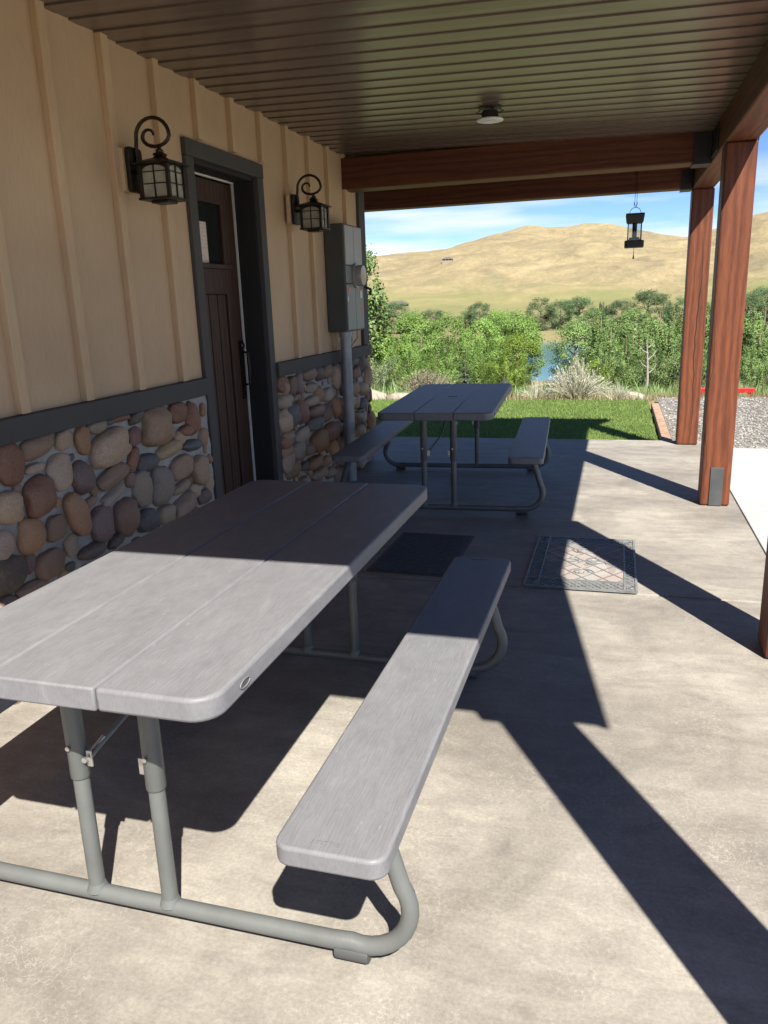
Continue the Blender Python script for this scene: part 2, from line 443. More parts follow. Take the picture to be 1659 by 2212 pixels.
def m_water():
    m, n, l, b = mat('river_water')
    f = tex_noise(n, l, coords(n, l, (0.3, 1.2, 1)), 1.5, 4)
    l.new(ramp(n, l, f, [(0.3, (0.03, 0.13, 0.17)), (0.7, (0.06, 0.2, 0.24))]), b.inputs['Base Color'])
    setp(b, Roughness=0.12); bump(n, l, b, f, 0.15, 0.1)
    return m
M['water'] = m_water()
M['gravel_bed'] = plain('gravel_bed', (0.16, 0.155, 0.15), 0.95, 0.4, 26, 0, 0.8, 70)
def m_gravel():
    m, n, l, b = mat('grey_gravel')
    geo = n.new('ShaderNodeNewGeometry')
    l.new(ramp(n, l, geo.outputs['Random Per Island'], [(0.0, (0.10, 0.10, 0.10)), (0.5, (0.19, 0.187, 0.182)), (1.0, (0.30, 0.29, 0.275))]), b.inputs['Base Color'])
    setp(b, Roughness=0.9)
    return m
M['gravel'] = m_gravel()
M['edging'] = plain('weathered_edging', (0.30, 0.20, 0.14), 0.9, 0.3, 12, 0, 0.5, 40)
M['red_paint'] = plain('bright_red_paint', (0.36, 0.012, 0.016), 0.4, 0.1)
M['pale_pole'] = plain('pale_wood_pole', (0.55, 0.5, 0.42), 0.8)
M['far_wall'] = plain('far_house_wall', (0.24, 0.20, 0.175), 0.8)
M['far_roof'] = plain('far_house_roof', (0.10, 0.085, 0.085), 0.9)
M['far_window'] = plain('far_house_window', (0.03, 0.035, 0.04), 0.2)
M['rock_pale'] = plain('pale_boulder', (0.27, 0.245, 0.21), 0.9, 0.3, 8, 0, 0.6, 20)
M['rock_dark'] = plain('dark_boulder', (0.025, 0.028, 0.034), 0.8, 0.3, 8, 0, 0.6, 20)

# ------------------------------------------------------------------ mesh helpers
def link(o, parent=None):
    COL.objects.link(o)
    if parent is not None:
        o.parent = parent
    return o

def mesh_obj(name, V, F, m, parent=None, smooth=False, off=None, auto=None):
    """V in world (or the parent's local) coordinates; off moves the origin there."""
    me = bpy.data.meshes.new(name)
    if off is not None:
        V = [(v[0] - off[0], v[1] - off[1], v[2] - off[2]) for v in V]
    me.from_pydata([tuple(v) for v in V], [], F)
    me.update()
    bm = bmesh.new(); bm.from_mesh(me); bmesh.ops.recalc_face_normals(bm, faces=bm.faces); bm.to_mesh(me); bm.free()
    if smooth:
        for p in me.polygons: p.use_smooth = True
        if auto is not None:
            try: me.set_sharp_from_angle(angle=R(auto))
            except Exception: pass
    if m is not None: me.materials.append(m)
    o = bpy.data.objects.new(name, me)
    if off is not None: o.location = off
    return link(o, parent)

def raw_obj(name, V, F, m, parent=None, off=None):
    me = bpy.data.meshes.new(name)
    me.from_pydata(V, [], F); me.update()
    me.materials.append(m)
    o = bpy.data.objects.new(name, me)
    if off is not None: o.location = off
    return link(o, parent)

class MB:
    def __init__(s): s.v, s.f = [], []
    def add(s, V, F):
        k = len(s.v); s.v += [tuple(v) for v in V]; s.f += [tuple(i + k for i in f) for f in F]; return s
    def box(s, x0, x1, y0, y1, z0, z1):
        V = [(x, y, z) for x in (x0, x1) for y in (y0, y1) for z in (z0, z1)]
        return s.add(V, [(0, 1, 3, 2), (4, 6, 7, 5), (0, 4, 5, 1), (2, 3, 7, 6), (0, 2, 6, 4), (1, 5, 7, 3)])
    def tube(s, pts, r, n=10, cap=True, closed=False):
        pts = [Vector(p) for p in pts]
        rs = r if hasattr(r, '__len__') else [r] * len(pts)
        rings = []
        prev = None
        for i, p in enumerate(pts):
            a = pts[i - 1] if (i > 0 or closed) else p
            b = pts[(i + 1) % len(pts)] if (i < len(pts) - 1 or closed) else p
            t = (b - a).normalized()
            if prev is None:
                ref = Vector((0, 0, 1)) if abs(t.z) < 0.9 else Vector((1, 0, 0))
                u = t.cross(ref).normalized()
            else:
                u = (prev - t * prev.dot(t)).normalized()
            prev = u
            w = t.cross(u)
            rings.append([p + (u * math.cos(2 * math.pi * k / n) + w * math.sin(2 * math.pi * k / n)) * rs[i] for k in range(n)])
        V = [v for ring in rings for v in ring]
        F = []
        m = len(rings)
        for i in range(m if closed else m - 1):
            j = (i + 1) % m
            for k in range(n):
                F.append((i * n + k, i * n + (k + 1) % n, j * n + (k + 1) % n, j * n + k))
        if cap and not closed:
            F.append(tuple(range(n))[::-1]); F.append(tuple((m - 1) * n + k for k in range(n)))
        return s.add(V, F)
    def lathe(s, prof, c=(0, 0, 0), n=20, axis='Z'):
        V, F = [], []
        for (r, z) in prof:
            for k in range(n):
                a = 2 * math.pi * k / n
                p = (r * math.cos(a), r * math.sin(a), z)
                if axis == 'X': p = (p[2], p[0], p[1])
                if axis == 'Y': p = (p[0], p[2], p[1])
                V.append((p[0] + c[0], p[1] + c[1], p[2] + c[2]))
        for i in range(len(prof) - 1):
            for k in range(n):
                F.append((i * n + k, i * n + (k + 1) % n, (i + 1) * n + (k + 1) % n, (i + 1) * n + k))
        F.append(tuple(range(n))[::-1]); F.append(tuple((len(prof) - 1) * n + k for k in range(n)))
        return s.add(V, F)
    def build(s, name, m, parent=None, smooth=False, bevel=0, seg=2, auto=40, off=None):
        o = mesh_obj(name, s.v, s.f, m, parent, smooth, off, auto)
        if bevel:
            b = o.modifiers.new('bevel', 'BEVEL'); b.width = bevel; b.segments = seg; b.limit_method = 'ANGLE'; b.angle_limit = R(35)
        return o

def tag(o, label=None, cat=None, group=None, kind=None):
    if label: o['label'] = label
    if cat: o['category'] = cat
    if group: o['group'] = group
    if kind: o['kind'] = kind
    return o

def empty(name, loc=(0, 0, 0), rz=0):
    o = bpy.data.objects.new(name, None)
    o.empty_display_size = 0.2
    o.location = loc; o.rotation_euler = (0, 0, rz)
    return link(o)

def copy_tree(o, parent=None):
    c = o.copy(); COL.objects.link(c); c.parent = parent
    for ch in list(o.children): copy_tree(ch, c)
    return c

def rrect(hx, hy, r, n=6):
    pts = []
    for (sx, sy, a0) in ((1, 1, 0), (-1, 1, 90), (-1, -1, 180), (1, -1, 270)):
        for i in range(n + 1):
            a = R(a0 + 90 * i / n)
            pts.append((sx * (hx - r) + r * math.cos(a), sy * (hy - r) + r * math.sin(a)))
    return pts

def prism(outline, z0, z1):
    n = len(outline)
    V = [(x, y, z0) for x, y in outline] + [(x, y, z1) for x, y in outline]
    F = [tuple(range(n))[::-1], tuple(range(n, 2 * n))] + [(i, (i + 1) % n, n + (i + 1) % n, n + i) for i in range(n)]
    return V, F
# measured positions: stones as (y, z, half width, half height, turn, colour); trees as (x, y, ground z, height, form, leaf, width, label)
STONES_NEAR = [(2.419, 0.905, 0.074, 0.084, 0, 'r'), (2.582, 0.946, 0.101, 0.045, -8, 'b'), (2.752, 0.944, 0.053, 0.044, 0, 't'), (2.862, 0.921, 0.05, 0.064, 0, 'o'), (2.975, 0.961, 0.066, 0.031, 0, 'g'), (3.068, 0.968, 0.039, 0.017, 0, 'd'), (3.166, 0.972, 0.07, 0.034, 0, 'r'), (3.285, 0.961, 0.063, 0.029, -20, 'd'), (3.439, 0.89, 0.123, 0.104, 5, 'b'), (3.658, 0.928, 0.093, 0.056, 0, 'r'), (3.807, 0.881, 0.061, 0.095, 5, 'r'), (3.574, 0.84, 0.053, 0.035, 0, 'b'), (3.719, 0.824, 0.07, 0.03, 0, 'r'), (3.662, 0.793, 0.058, 0.043, 0, 't'), (3.775, 0.732, 0.095, 0.037, 0, 'd'), (3.537, 0.753, 0.117, 0.042, -8, 'y'), (3.04, 0.856, 0.142, 0.079, -15, 't'), (3.258, 0.869, 0.056, 0.045, -10, 'r'), (3.226, 0.768, 0.067, 0.035, -50, 'r'), (3.332, 0.73, 0.083, 0.048, 0, 'd'), (2.556, 0.864, 0.06, 0.02, 0, 't'), (2.696, 0.815, 0.082, 0.081, -5, 't'), (2.787, 0.861, 0.018, 0.017, 0, 'd'), (2.83, 0.759, 0.077, 0.081, 10, 'p'), (3.039, 0.722, 0.112, 0.049, -15, 'b'), (3.173, 0.676, 0.036, 0.038, 0, 'p'), (3.037, 0.638, 0.097, 0.03, -15, 'g'), (3.253, 0.61, 0.08, 0.095, -5, 'g'), (3.435, 0.595, 0.094, 0.106, 3, 'g'), (3.648, 0.644, 0.124, 0.068, 0, 'b'), (3.824, 0.587, 0.09, 0.086, 5, 't'), (3.619, 0.534, 0.089, 0.032, -10, 'g'), (3.764, 0.476, 0.051, 0.052, -10, 't'), (3.848, 0.424, 0.064, 0.044, 0, 'd'), (2.377, 0.746, 0.073, 0.064, 0, 't'), (2.555, 0.747, 0.085, 0.081, -10, 'r'), (2.762, 0.614, 0.062, 0.107, -22, 'o'), (2.477, 0.61, 0.071, 0.077, 5, 'o'), (2.628, 0.598, 0.065, 0.059, 5, 'b'), (2.92, 0.527, 0.087, 0.085, 0, 'p'), (3.099, 0.509, 0.085, 0.096, -3, 'p'), (2.873, 0.638, 0.056, 0.027, -20, 'b'), (3.269, 0.445, 0.088, 0.064, 10, 'd'), (3.446, 0.429, 0.087, 0.052, 0, 'g'), (3.643, 0.433, 0.119, 0.058, -10, 'b'), (2.319, 0.613, 0.067, 0.053, -35, 't'), (2.316, 0.499, 0.102, 0.08, 0, 'd'), (2.561, 0.464, 0.091, 0.064, 0, 'o'), (2.704, 0.493, 0.047, 0.052, 0, 'g'), (2.829, 0.429, 0.088, 0.035, 0, 'd'), (3.014, 0.417, 0.062, 0.033, -20, 'd'), (2.432, 0.401, 0.081, 0.027, 0, 'b'), (2.677, 0.407, 0.036, 0.02, 0, 'd'), (2.299, 0.904, 0.039, 0.054, 0, 'b'), (2.252, 0.781, 0.048, 0.059, 0, 't'), (2.212, 0.663, 0.044, 0.049, 0, 'b')]
STONES_FAR = [(4.904, 0.929, 0.079, 0.058, 0, 'r'), (5.068, 0.909, 0.074, 0.068, 0, 'b'), (5.22, 0.906, 0.071, 0.067, 0, 'p'), (5.353, 0.905, 0.067, 0.076, 0, 'p'), (5.55, 0.948, 0.114, 0.049, 0, 'b'), (5.755, 0.934, 0.081, 0.064, 0, 'p'), (5.931, 0.93, 0.086, 0.054, 0, 'b'), (4.936, 0.809, 0.104, 0.049, 0, 'g'), (5.178, 0.81, 0.124, 0.027, 0, 'b'), (5.567, 0.848, 0.112, 0.037, 0, 'g'), (5.74, 0.782, 0.081, 0.067, 0, 'o'), (5.932, 0.759, 0.094, 0.054, 0, 'g'), (5.567, 0.75, 0.137, 0.037, 0, 't'), (5.136, 0.69, 0.126, 0.094, 0, 'd'), (5.359, 0.691, 0.093, 0.1, 0, 'r'), (4.906, 0.671, 0.114, 0.085, 0, 't'), (5.654, 0.662, 0.141, 0.044, 0, 'p'), (5.883, 0.612, 0.116, 0.069, 0, 'r'), (5.606, 0.571, 0.156, 0.052, 0, 'd'), (5.079, 0.557, 0.094, 0.04, 0, 'b'), (5.357, 0.532, 0.129, 0.056, 0, 'g'), (5.668, 0.425, 0.168, 0.083, 0, 'o'), (5.941, 0.447, 0.146, 0.077, 0, 'r'), (4.906, 0.517, 0.068, 0.06, 0, 'r'), (5.047, 0.452, 0.082, 0.056, 0, 'b'), (5.248, 0.425, 0.106, 0.066, 0, 'g'), (5.495, 0.397, 0.112, 0.046, 0, 'b'), (4.923, 0.378, 0.099, 0.076, 0, 't'), (5.139, 0.311, 0.114, 0.06, 0, 'b'), (5.544, 0.285, 0.155, 0.044, 0, 'b'), (5.334, 0.293, 0.084, 0.031, 0, 'd'), (5.612, 0.174, 0.142, 0.045, 0, 'b'), (5.892, 0.119, 0.119, 0.05, 0, 'b'), (5.816, 0.23, 0.089, 0.043, 0, 'b'), (6.321, 0.913, 0.076, 0.069, 0, 'g'), (6.447, 0.928, 0.083, 0.071, 5, 'p'), (6.601, 0.961, 0.119, 0.033, 0, 'd'), (6.81, 0.924, 0.126, 0.074, 0, 'd'), (6.643, 0.864, 0.132, 0.053, 0, 'r'), (6.34, 0.763, 0.097, 0.064, 0, 'b'), (6.569, 0.724, 0.13, 0.069, 0, 'b'), (6.861, 0.691, 0.117, 0.065, 0, 't'), (6.426, 0.628, 0.121, 0.059, 0, 't'), (6.618, 0.603, 0.088, 0.054, 0, 'b'), (6.809, 0.565, 0.116, 0.048, 0, 'd'), (6.387, 0.507, 0.155, 0.042, 0, 'p'), (6.622, 0.466, 0.133, 0.057, 0, 'b'), (6.829, 0.449, 0.094, 0.052, 0, 'g'), (6.351, 0.399, 0.134, 0.052, 0, 'b'), (6.629, 0.347, 0.134, 0.054, 0, 'g')]
TREES = [(-53.41, 205.0, -7.6, 8.85, 'broad', 0, 1.7, 'rounded dark green tree across the river, second from left'),
         (-43.05, 200.0, -7.6, 6.75, 'broad', 0, 1.7, 'rounded dark green tree across the river, third from left'),
         (-36.61, 210.0, -7.6, 5.91, 'broad', 1, 1.7, 'rounded mid green tree across the river, first from left'),
         (-32.0, 205.0, -7.6, 8.04, 'broad', 0, 1.7, 'rounded dark green tree across the river, fourth from left'),
         (-23.84, 200.0, -7.6, 5.73, 'broad', 1, 1.7, 'rounded mid green tree across the river, second from left'),
         (-16.72, 205.0, -7.6, 8.66, 'broad', 0, 1.7, 'rounded dark green tree across the river, fifth from left'),
         (-12.42, 215.0, -7.6, 7.88, 'broad', 0, 1.7, 'rounded dark green tree across the river, sixth from left'),
         (-7.33, 205.0, -7.6, 8.67, 'broad', 0, 1.7, 'rounded dark green tree across the river, seventh from left'),
         (-2.15, 210.0, -7.6, 8.14, 'tall', 0, 1.5, 'upright narrow dark green cottonwood tree across the river, first from left'),
         (2.8, 200.0, -7.6, 7.49, 'broad', 0, 1.7, 'rounded dark green tree across the river, eighth from left'),
         (8.77, 205.0, -7.6, 9.71, 'broad', 0, 1.7, 'rounded dark green tree across the river, ninth from left'),
         (13.93, 215.0, -7.6, 7.9, 'tall', 0, 1.5, 'upright narrow dark green cottonwood tree across the river, second from left'),
         (16.99, 205.0, -7.6, 7.83, 'broad', 0, 1.7, 'rounded dark green tree across the river, tenth from left'),
         (23.71, 210.0, -7.6, 6.51, 'broad', 0, 1.7, 'rounded dark green tree across the river, eleventh from left'),
         (30.35, 200.0, -7.6, 8.2, 'broad', 0, 1.7, 'rounded dark green tree across the river, twelfth from left'),
         (34.87, 205.0, -7.6, 9.47, 'broad', 0, 1.7, 'rounded dark green tree across the river, thirteenth from left'),
         (37.95, 200.0, -7.6, 8.12, 'broad', 0, 1.7, 'rounded dark green tree across the river, fourteenth from left'),
         (-64.78, 205.0, -7.6, 10.64, 'broad', 0, 1.7, 'rounded dark green tree across the river, first from left'),
         (-18.18, 64.0, -6.29, 11.66, 'olive', 1, 1.0, 'wispy mid green tree on near river bank'),
         (-18.11, 66.0, -6.53, 9.01, 'olive', 2, 1.0, 'wispy fresh green tree on near river bank'),
         (-19.42, 75.0, -7.61, 8.33, 'willow', 2, 1.0, 'spreading fresh green bush on near river bank, first from left'),
         (-15.92, 66.0, -6.53, 6.48, 'willow', 2, 1.0, 'spreading fresh green bush on near river bank, second from left'),
         (-19.2, 84.0, -8.4, 8.76, 'broad', 2, 1.15, 'rounded fresh green tree on near river bank, first from left'),
         (-14.11, 70.0, -7.01, 6.79, 'willow', 2, 1.0, 'spreading fresh green bush on near river bank, third from left'),
         (-16.2, 88.0, -8.4, 8.2, 'broad', 2, 1.15, 'rounded fresh green tree on near river bank, second from left'),
         (-10.08, 64.0, -6.29, 5.6, 'willow', 2, 1.0, 'spreading fresh green bush on near river bank, fourth from left'),
         (-11.19, 80.0, -8.21, 7.61, 'broad', 2, 1.15, 'rounded fresh green tree on near river bank, third from left'),
         (-10.75, 90.0, -8.4, 8.39, 'broad', 2, 1.15, 'rounded fresh green tree on near river bank, fourth from left'),
         (-8.92, 86.0, -8.4, 8.42, 'broad', 2, 1.15, 'rounded fresh green tree on near river bank, fifth from left'),
         (-8.83, 92.0, -8.4, 7.38, 'broad', 2, 1.15, 'rounded fresh green tree on near river bank, sixth from left'),
         (-6.64, 56.0, -5.33, 4.23, 'willow', 2, 1.0, 'spreading fresh green bush on slope below lawn, seventh from left'),
         (-2.23, 86.0, -8.4, 7.38, 'broad', 1, 1.15, 'rounded mid green tree on near river bank, first from left'),
         (-0.61, 92.0, -8.4, 8.25, 'broad', 1, 1.15, 'rounded mid green tree on near river bank, second from left'),
         (0.58, 78.0, -7.97, 8.37, 'tall', 1, 1.2, 'upright narrow mid green cottonwood tree on near river bank, first from left'),
         (1.91, 84.0, -8.4, 9.56, 'tall', 1, 1.2, 'upright narrow mid green cottonwood tree on near river bank, third from left'),
         (3.15, 72.0, -7.25, 7.35, 'broad', 1, 1.15, 'rounded mid green tree on near river bank, third from left'),
         (4.86, 90.0, -8.4, 8.74, 'tall', 1, 1.2, 'upright narrow mid green cottonwood tree on near river bank, fourth from left'),
         (5.37, 74.0, -7.49, 8.18, 'tall', 1, 1.2, 'upright narrow mid green cottonwood tree on near river bank, sixth from left'),
         (6.94, 80.0, -8.21, 9.21, 'tall', 1, 1.2, 'upright narrow mid green cottonwood tree on near river bank, seventh from left'),
         (7.87, 76.0, -7.73, 8.13, 'tall', 1, 1.2, 'upright narrow mid green cottonwood tree on near river bank, ninth from left'),
         (10.19, 84.0, -8.4, 8.42, 'tall', 1, 1.2, 'upright narrow mid green cottonwood tree on near river bank, eleventh from left'),
         (10.28, 74.0, -7.49, 7.83, 'broad', 1, 1.15, 'rounded mid green tree on near river bank, fourth from left'),
         (12.03, 70.0, -7.01, 7.52, 'tall', 1, 1.2, 'upright narrow mid green cottonwood tree on near river bank, twelfth from left'),
         (14.92, 82.0, -8.4, 9.12, 'tall', 1, 1.2, 'upright narrow mid green cottonwood tree on near river bank, thirteenth from left'),
         (15.26, 76.0, -7.73, 8.08, 'tall', 1, 1.2, 'upright narrow mid green cottonwood tree on near river bank, fifteenth from left'),
         (0.88, 55.0, -5.21, 3.85, 'willow', 1, 1.0, 'spreading mid green bush on slope below lawn, first from left'),
         (2.23, 58.0, -5.57, 3.87, 'willow', 1, 1.0, 'spreading mid green bush on slope below lawn, second from left'),
         (4.13, 50.0, -4.61, 3.44, 'willow', 1, 1.0, 'spreading mid green bush on slope below lawn, third from left'),
         (5.28, 52.0, -4.85, 3.83, 'willow', 1, 1.0, 'spreading mid green bush on slope below lawn, fourth from left'),
         (8.99, 48.0, -4.37, 3.08, 'willow', 1, 1.0, 'spreading mid green bush on slope below lawn, fifth from left'),
         (10.25, 50.0, -4.61, 3.31, 'willow', 1, 1.0, 'spreading mid green bush on slope below lawn, sixth from left'),
         (0.1, 46.0, -4.13, 2.74, 'willow', 4, 1.0, 'spreading yellow green bush on slope below lawn, second from left'),
         (-2.89, 40.0, -3.41, 3.17, 'broad', 4, 1.15, 'rounded yellow green tree on slope below lawn'),
         (-2.72, 34.0, -2.69, 2.2, 'willow', 4, 1.0, 'spreading yellow green bush on slope below lawn, first from left'),
         (-2.99, 26.0, -1.73, 1.47, 'spruce', 5, 1.1, 'small conical blue green spruce on slope below lawn'),
         (-5.49, 30.0, -2.21, 1.57, 'willow', 2, 1.0, 'spreading fresh green bush on slope below lawn, fourth from left'),
         (-7.06, 32.0, -2.45, 1.87, 'willow', 2, 1.0, 'spreading fresh green bush on slope below lawn, first from left'),
         (-7.34, 30.0, -2.21, 2.04, 'willow', 3, 1.0, 'spreading silvery green bush on slope below lawn'),
         (-3.93, 27.0, -1.85, 1.33, 'willow', 2, 1.0, 'spreading fresh green bush on slope below lawn, fifth from left'),
         (-2.64, 19.0, -0.89, 0.74, 'brush', 6, 1.3, 'twiggy mauve brown shrub on slope below lawn'),
         (-10.31, 72.0, -7.25, 5.85, 'tall', 2, 1.2, 'upright narrow fresh green cottonwood tree on near river bank, fifth from left'),
         (-12.98, 76.0, -7.73, 7.3, 'tall', 2, 1.2, 'upright narrow fresh green cottonwood tree on near river bank, fourth from left'),
         (-15.66, 72.0, -7.25, 6.6, 'tall', 2, 1.2, 'upright narrow fresh green cottonwood tree on near river bank, third from left'),
         (-14.03, 60.0, -5.81, 5.37, 'tall', 2, 1.2, 'upright narrow fresh green cottonwood tree on near river bank, second from left'),
         (-7.36, 68.0, -6.77, 6.05, 'tall', 2, 1.2, 'upright narrow fresh green cottonwood tree on near river bank, sixth from left'),
         (-17.63, 66.0, -6.53, 6.52, 'tall', 2, 1.2, 'upright narrow fresh green cottonwood tree on near river bank, first from left'),
         (-10.87, 58.0, -5.57, 4.63, 'willow', 2, 1.0, 'spreading fresh green bush on slope below lawn, third from left'),
         (1.35, 64.0, -6.29, 5.84, 'tall', 1, 1.2, 'upright narrow mid green cottonwood tree on near river bank, second from left'),
         (3.49, 62.0, -6.05, 5.6, 'tall', 1, 1.2, 'upright narrow mid green cottonwood tree on near river bank, fifth from left'),
         (5.29, 60.0, -5.81, 5.37, 'tall', 1, 1.2, 'upright narrow mid green cottonwood tree on near river bank, eighth from left'),
         (2.58, 66.0, -6.53, 5.63, 'tall', 2, 1.2, 'upright narrow fresh green cottonwood tree on near river bank, seventh from left'),
         (11.41, 62.0, -6.05, 5.39, 'tall', 1, 1.2, 'upright narrow mid green cottonwood tree on near river bank, fourteenth from left'),
         (7.31, 64.0, -6.29, 5.68, 'tall', 1, 1.2, 'upright narrow mid green cottonwood tree on near river bank, tenth from left'),
         (-9.81, 45.0, -4.01, 3.25, 'willow', 2, 1.0, 'spreading fresh green bush on slope below lawn, second from left'),
         (-5.01, 42.0, -3.65, 2.72, 'willow', 2, 1.0, 'spreading fresh green bush on slope below lawn, sixth from left')]

def wp(o, root):
    """o was built in world coordinates: hang it under root (an unrotated Empty) without moving it."""
    o.parent = root
    o.location = Vector(o.location) - Vector(root.location)
    return o

# ------------------------------------------------------------------ terrain, water, lawn, paving
def lerp_tab(t, x):
    if x <= t[0][0]: return t[0][1]
    for (a, b), (c, d) in zip(t, t[1:]):
        if x <= c:
            k = (x - a) / (c - a); k = k * k * (3 - 2 * k) * 0.5 + k * 0.5
            return b + (d - b) * k
    return t[-1][1]

CREST = [(-1600, 60), (-900, 84), (-650, 66), (-512, 75), (-404, 80), (-339, 84), (-288, 85), (-242, 95), (-200, 105), (-146, 116), (-110, 111),
         (-81, 111), (-54, 115), (-22, 112), (35, 97), (72, 88), (100, 83), (153, 96), (203, 112), (260, 124), (420, 112), (700, 128), (1600, 80)]

def terrain_h(x, y):
    if y < 12.6: h = -0.13
    elif y < 95: h = max(-0.13 - 0.12 * (y - 12.6), -8.4)
    else: h = -8.4
    if y > 13: h += 0.05 * noise.noise(Vector((x * 0.5, y * 0.5, 0))) * min(1, (y - 13) / 3)
    if 95 <= y < 112: h = -8.4 - 0.8 * (y - 95) / 17
    elif 112 <= y < 178: h = -9.2
    elif 178 <= y < 192: h = -9.2 + 2.2 * (y - 178) / 14
    elif y >= 192:
        h = -7.0 + 3.0 * min(1, (y - 192) / 450)
        t = (y - 620) / 780
        if t > 0:
            c = lerp_tab(CREST, x) + 4
            s = min(t, 1) ** 1.15
            if t > 1: s = max(0.2, 1 - (t - 1) * 0.5)
            rel = (noise.fractal(Vector((x * 0.006, y * 0.0045, 3.1)), 0.9, 2.1, 5) * 16
                   + (1 - abs(noise.noise(Vector((x * 0.011 + 0.4 * noise.noise(Vector((x * .004, y * .004, 0))), y * 0.003, 7.7))))) * 9 - 6)
            edge = min(1, t / 0.15) * (1 if t < 0.75 else max(0.12, 1 - (t - 0.75) / 0.28))
            h += c * s + rel * edge
            # low green bench at the foot
            h += 9 * math.exp(-((y - 800) / 90) ** 2) * (0.5 + 0.5 * noise.noise(Vector((x * 0.012, 2.2, 0))))
    return h

def build_terrain():
    ys = [-80, -30, -5, 4, 8.0]
    y = 9.0
    while y < 40: ys.append(y); y += 0.8
    while y < 200: ys.append(y); y += 3.5
    while y < 620: ys.append(y); y += 30
    while y < 1460: ys.append(y); y += 7.0
    while y < 2600: ys.append(y); y += 60
    def xs_for(y):
        w = 60 + max(0, y) * 0.62
        n = 200
        return [1.8 - 0.16 * max(y, 0) + w * (-1 + 2 * i / n) for i in range(n + 1)]
    V, F = [], []
    n = 201
    for y in ys:
        for x in xs_for(y): V.append((x, y, terrain_h(x, y)))
    for j in range(len(ys) - 1):
        for i in range(n - 1):
            a = j * n + i; F.append((a, a + 1, a + n + 1, a + n))
    me = bpy.data.meshes.new('ground'); me.from_pydata(V, [], F); me.update()
    for p in me.polygons: p.use_smooth = True
    me.materials.append(M['terrain'])
    o = link(bpy.data.objects.new('ground', me))
    return tag(o, 'valley ground falling to the river and rising to golden hills', None, None, 'structure')
build_terrain()

def sheet(name, x0, x1, y0, y1, z, m, label):
    o = mesh_obj(name, [(x0, y0, z), (x1, y0, z), (x1, y1, z), (x0, y1, z)], [(0, 1, 2, 3)], m)
    return tag(o, label, None, None, 'structure')
sheet('river', -150, 150, 96, 190, -8.55, M['water'], 'blue green river below the trees')

# stained porch floor: two poured slabs with a tooled joint
pf = tag(MB().box(-0.62, 2.675, -4.0, 8.335, -0.16, -0.022).build('porch_floor', M['joint']), 'stained concrete porch floor with a tooled joint', None, None, 'structure')
for (a, b) in ((-4.01, 3.872), (3.884, 8.345)):
    MB().box(-0.61, 2.685, a, b, -0.12, 0.0).build('concrete_slab', M['floor'], pf, bevel=0.006)
wk = tag(MB().box(2.70, 6.5, -4.0, 8.05, -0.16, -0.012).build('walkway', M['white_concrete'], bevel=0.006), 'bright white concrete walkway beside the porch', None, None, 'structure')
gv = sheet('gravel_yard', 2.44, 11.0, 8.06, 12.5, -0.075, M['gravel_bed'], 'grey gravel yard beyond the white walkway')
sheet('lawn', -5.0, 2.31, 8.36, 12.35, -0.105, M['turf'], 'green lawn beyond the porch')

def grass_patch(name, n, x0, x1, y0, y1, z, hmin, hmax, m, seed, label, cat, wide=0.004):
    rnd = random.Random(seed)
    V, F = [], []
    for i in range(n):
        x, y = rnd.uniform(x0, x1), y0 + (y1 - y0) * rnd.random()
        a = rnd.uniform(0, math.pi); h = rnd.uniform(hmin, hmax); w = wide * rnd.uniform(0.7, 1.6)
        dx, dy = math.cos(a) * w, math.sin(a) * w
        lx, ly = rnd.gauss(0, h * 0.35), rnd.gauss(0, h * 0.35)
        zz = z if z is not None else terrain_h(x, y)
        k = len(V)
        V += [(x - dx, y - dy, zz), (x + dx, y + dy, zz), (x + lx, y + ly, zz + h)]
        F.append((k, k + 1, k + 2))
    return tag(raw_obj(name, V, F, m), label, cat, None, 'stuff')
grass_patch('lawn_grass', 90000, -4.2, 2.30, 8.37, 12.4, -0.105, 0.015, 0.038, M['grass'], 3, 'short green lawn grass beyond the porch', 'grass')
grass_patch('dry_grass', 16000, -7, 9, 12.2, 17.0, None, 0.05, 0.17, M['dry_grass'], 4, 'dry tan grass along the far edge of the lawn', 'grass', 0.006)
grass_patch('rough_grass', 9000, -12, 14, 16, 40, None, 0.15, 0.5, LEAF[1], 5, 'rough green grass on the bank below the lawn', 'grass', 0.02)

def gravel():
    rnd = random.Random(8)
    V, F = [], []
    base = [(1, 0, 0), (-1, 0, 0), (0, 1, 0), (0, -1, 0), (0, 0, 1), (0, 0, -1)]
    tri = [(0, 2, 4), (2, 1, 4), (1, 3, 4), (3, 0, 4), (2, 0, 5), (1, 2, 5), (3, 1, 5), (0, 3, 5)]
    for i in range(14000):
        x, y = rnd.uniform(2.46, 6.6), rnd.uniform(8.08, 12.45)
        r = rnd.uniform(0.008, 0.02); k = len(V); a = rnd.uniform(0, 6.28)
        for b in base:
            q = r * rnd.uniform(0.7, 1.3)
            V.append((x + (b[0] * math.cos(a) - b[1] * math.sin(a)) * q, y + (b[0] * math.sin(a) + b[1] * math.cos(a)) * q, -0.07 + b[2] * q * 0.7))
        F += [tuple(j + k for j in t) for t in tri]
    tag(raw_obj('gravel', V, F, M['gravel']), 'loose grey gravel stones in the yard', 'gravel', None, 'stuff')
gravel()

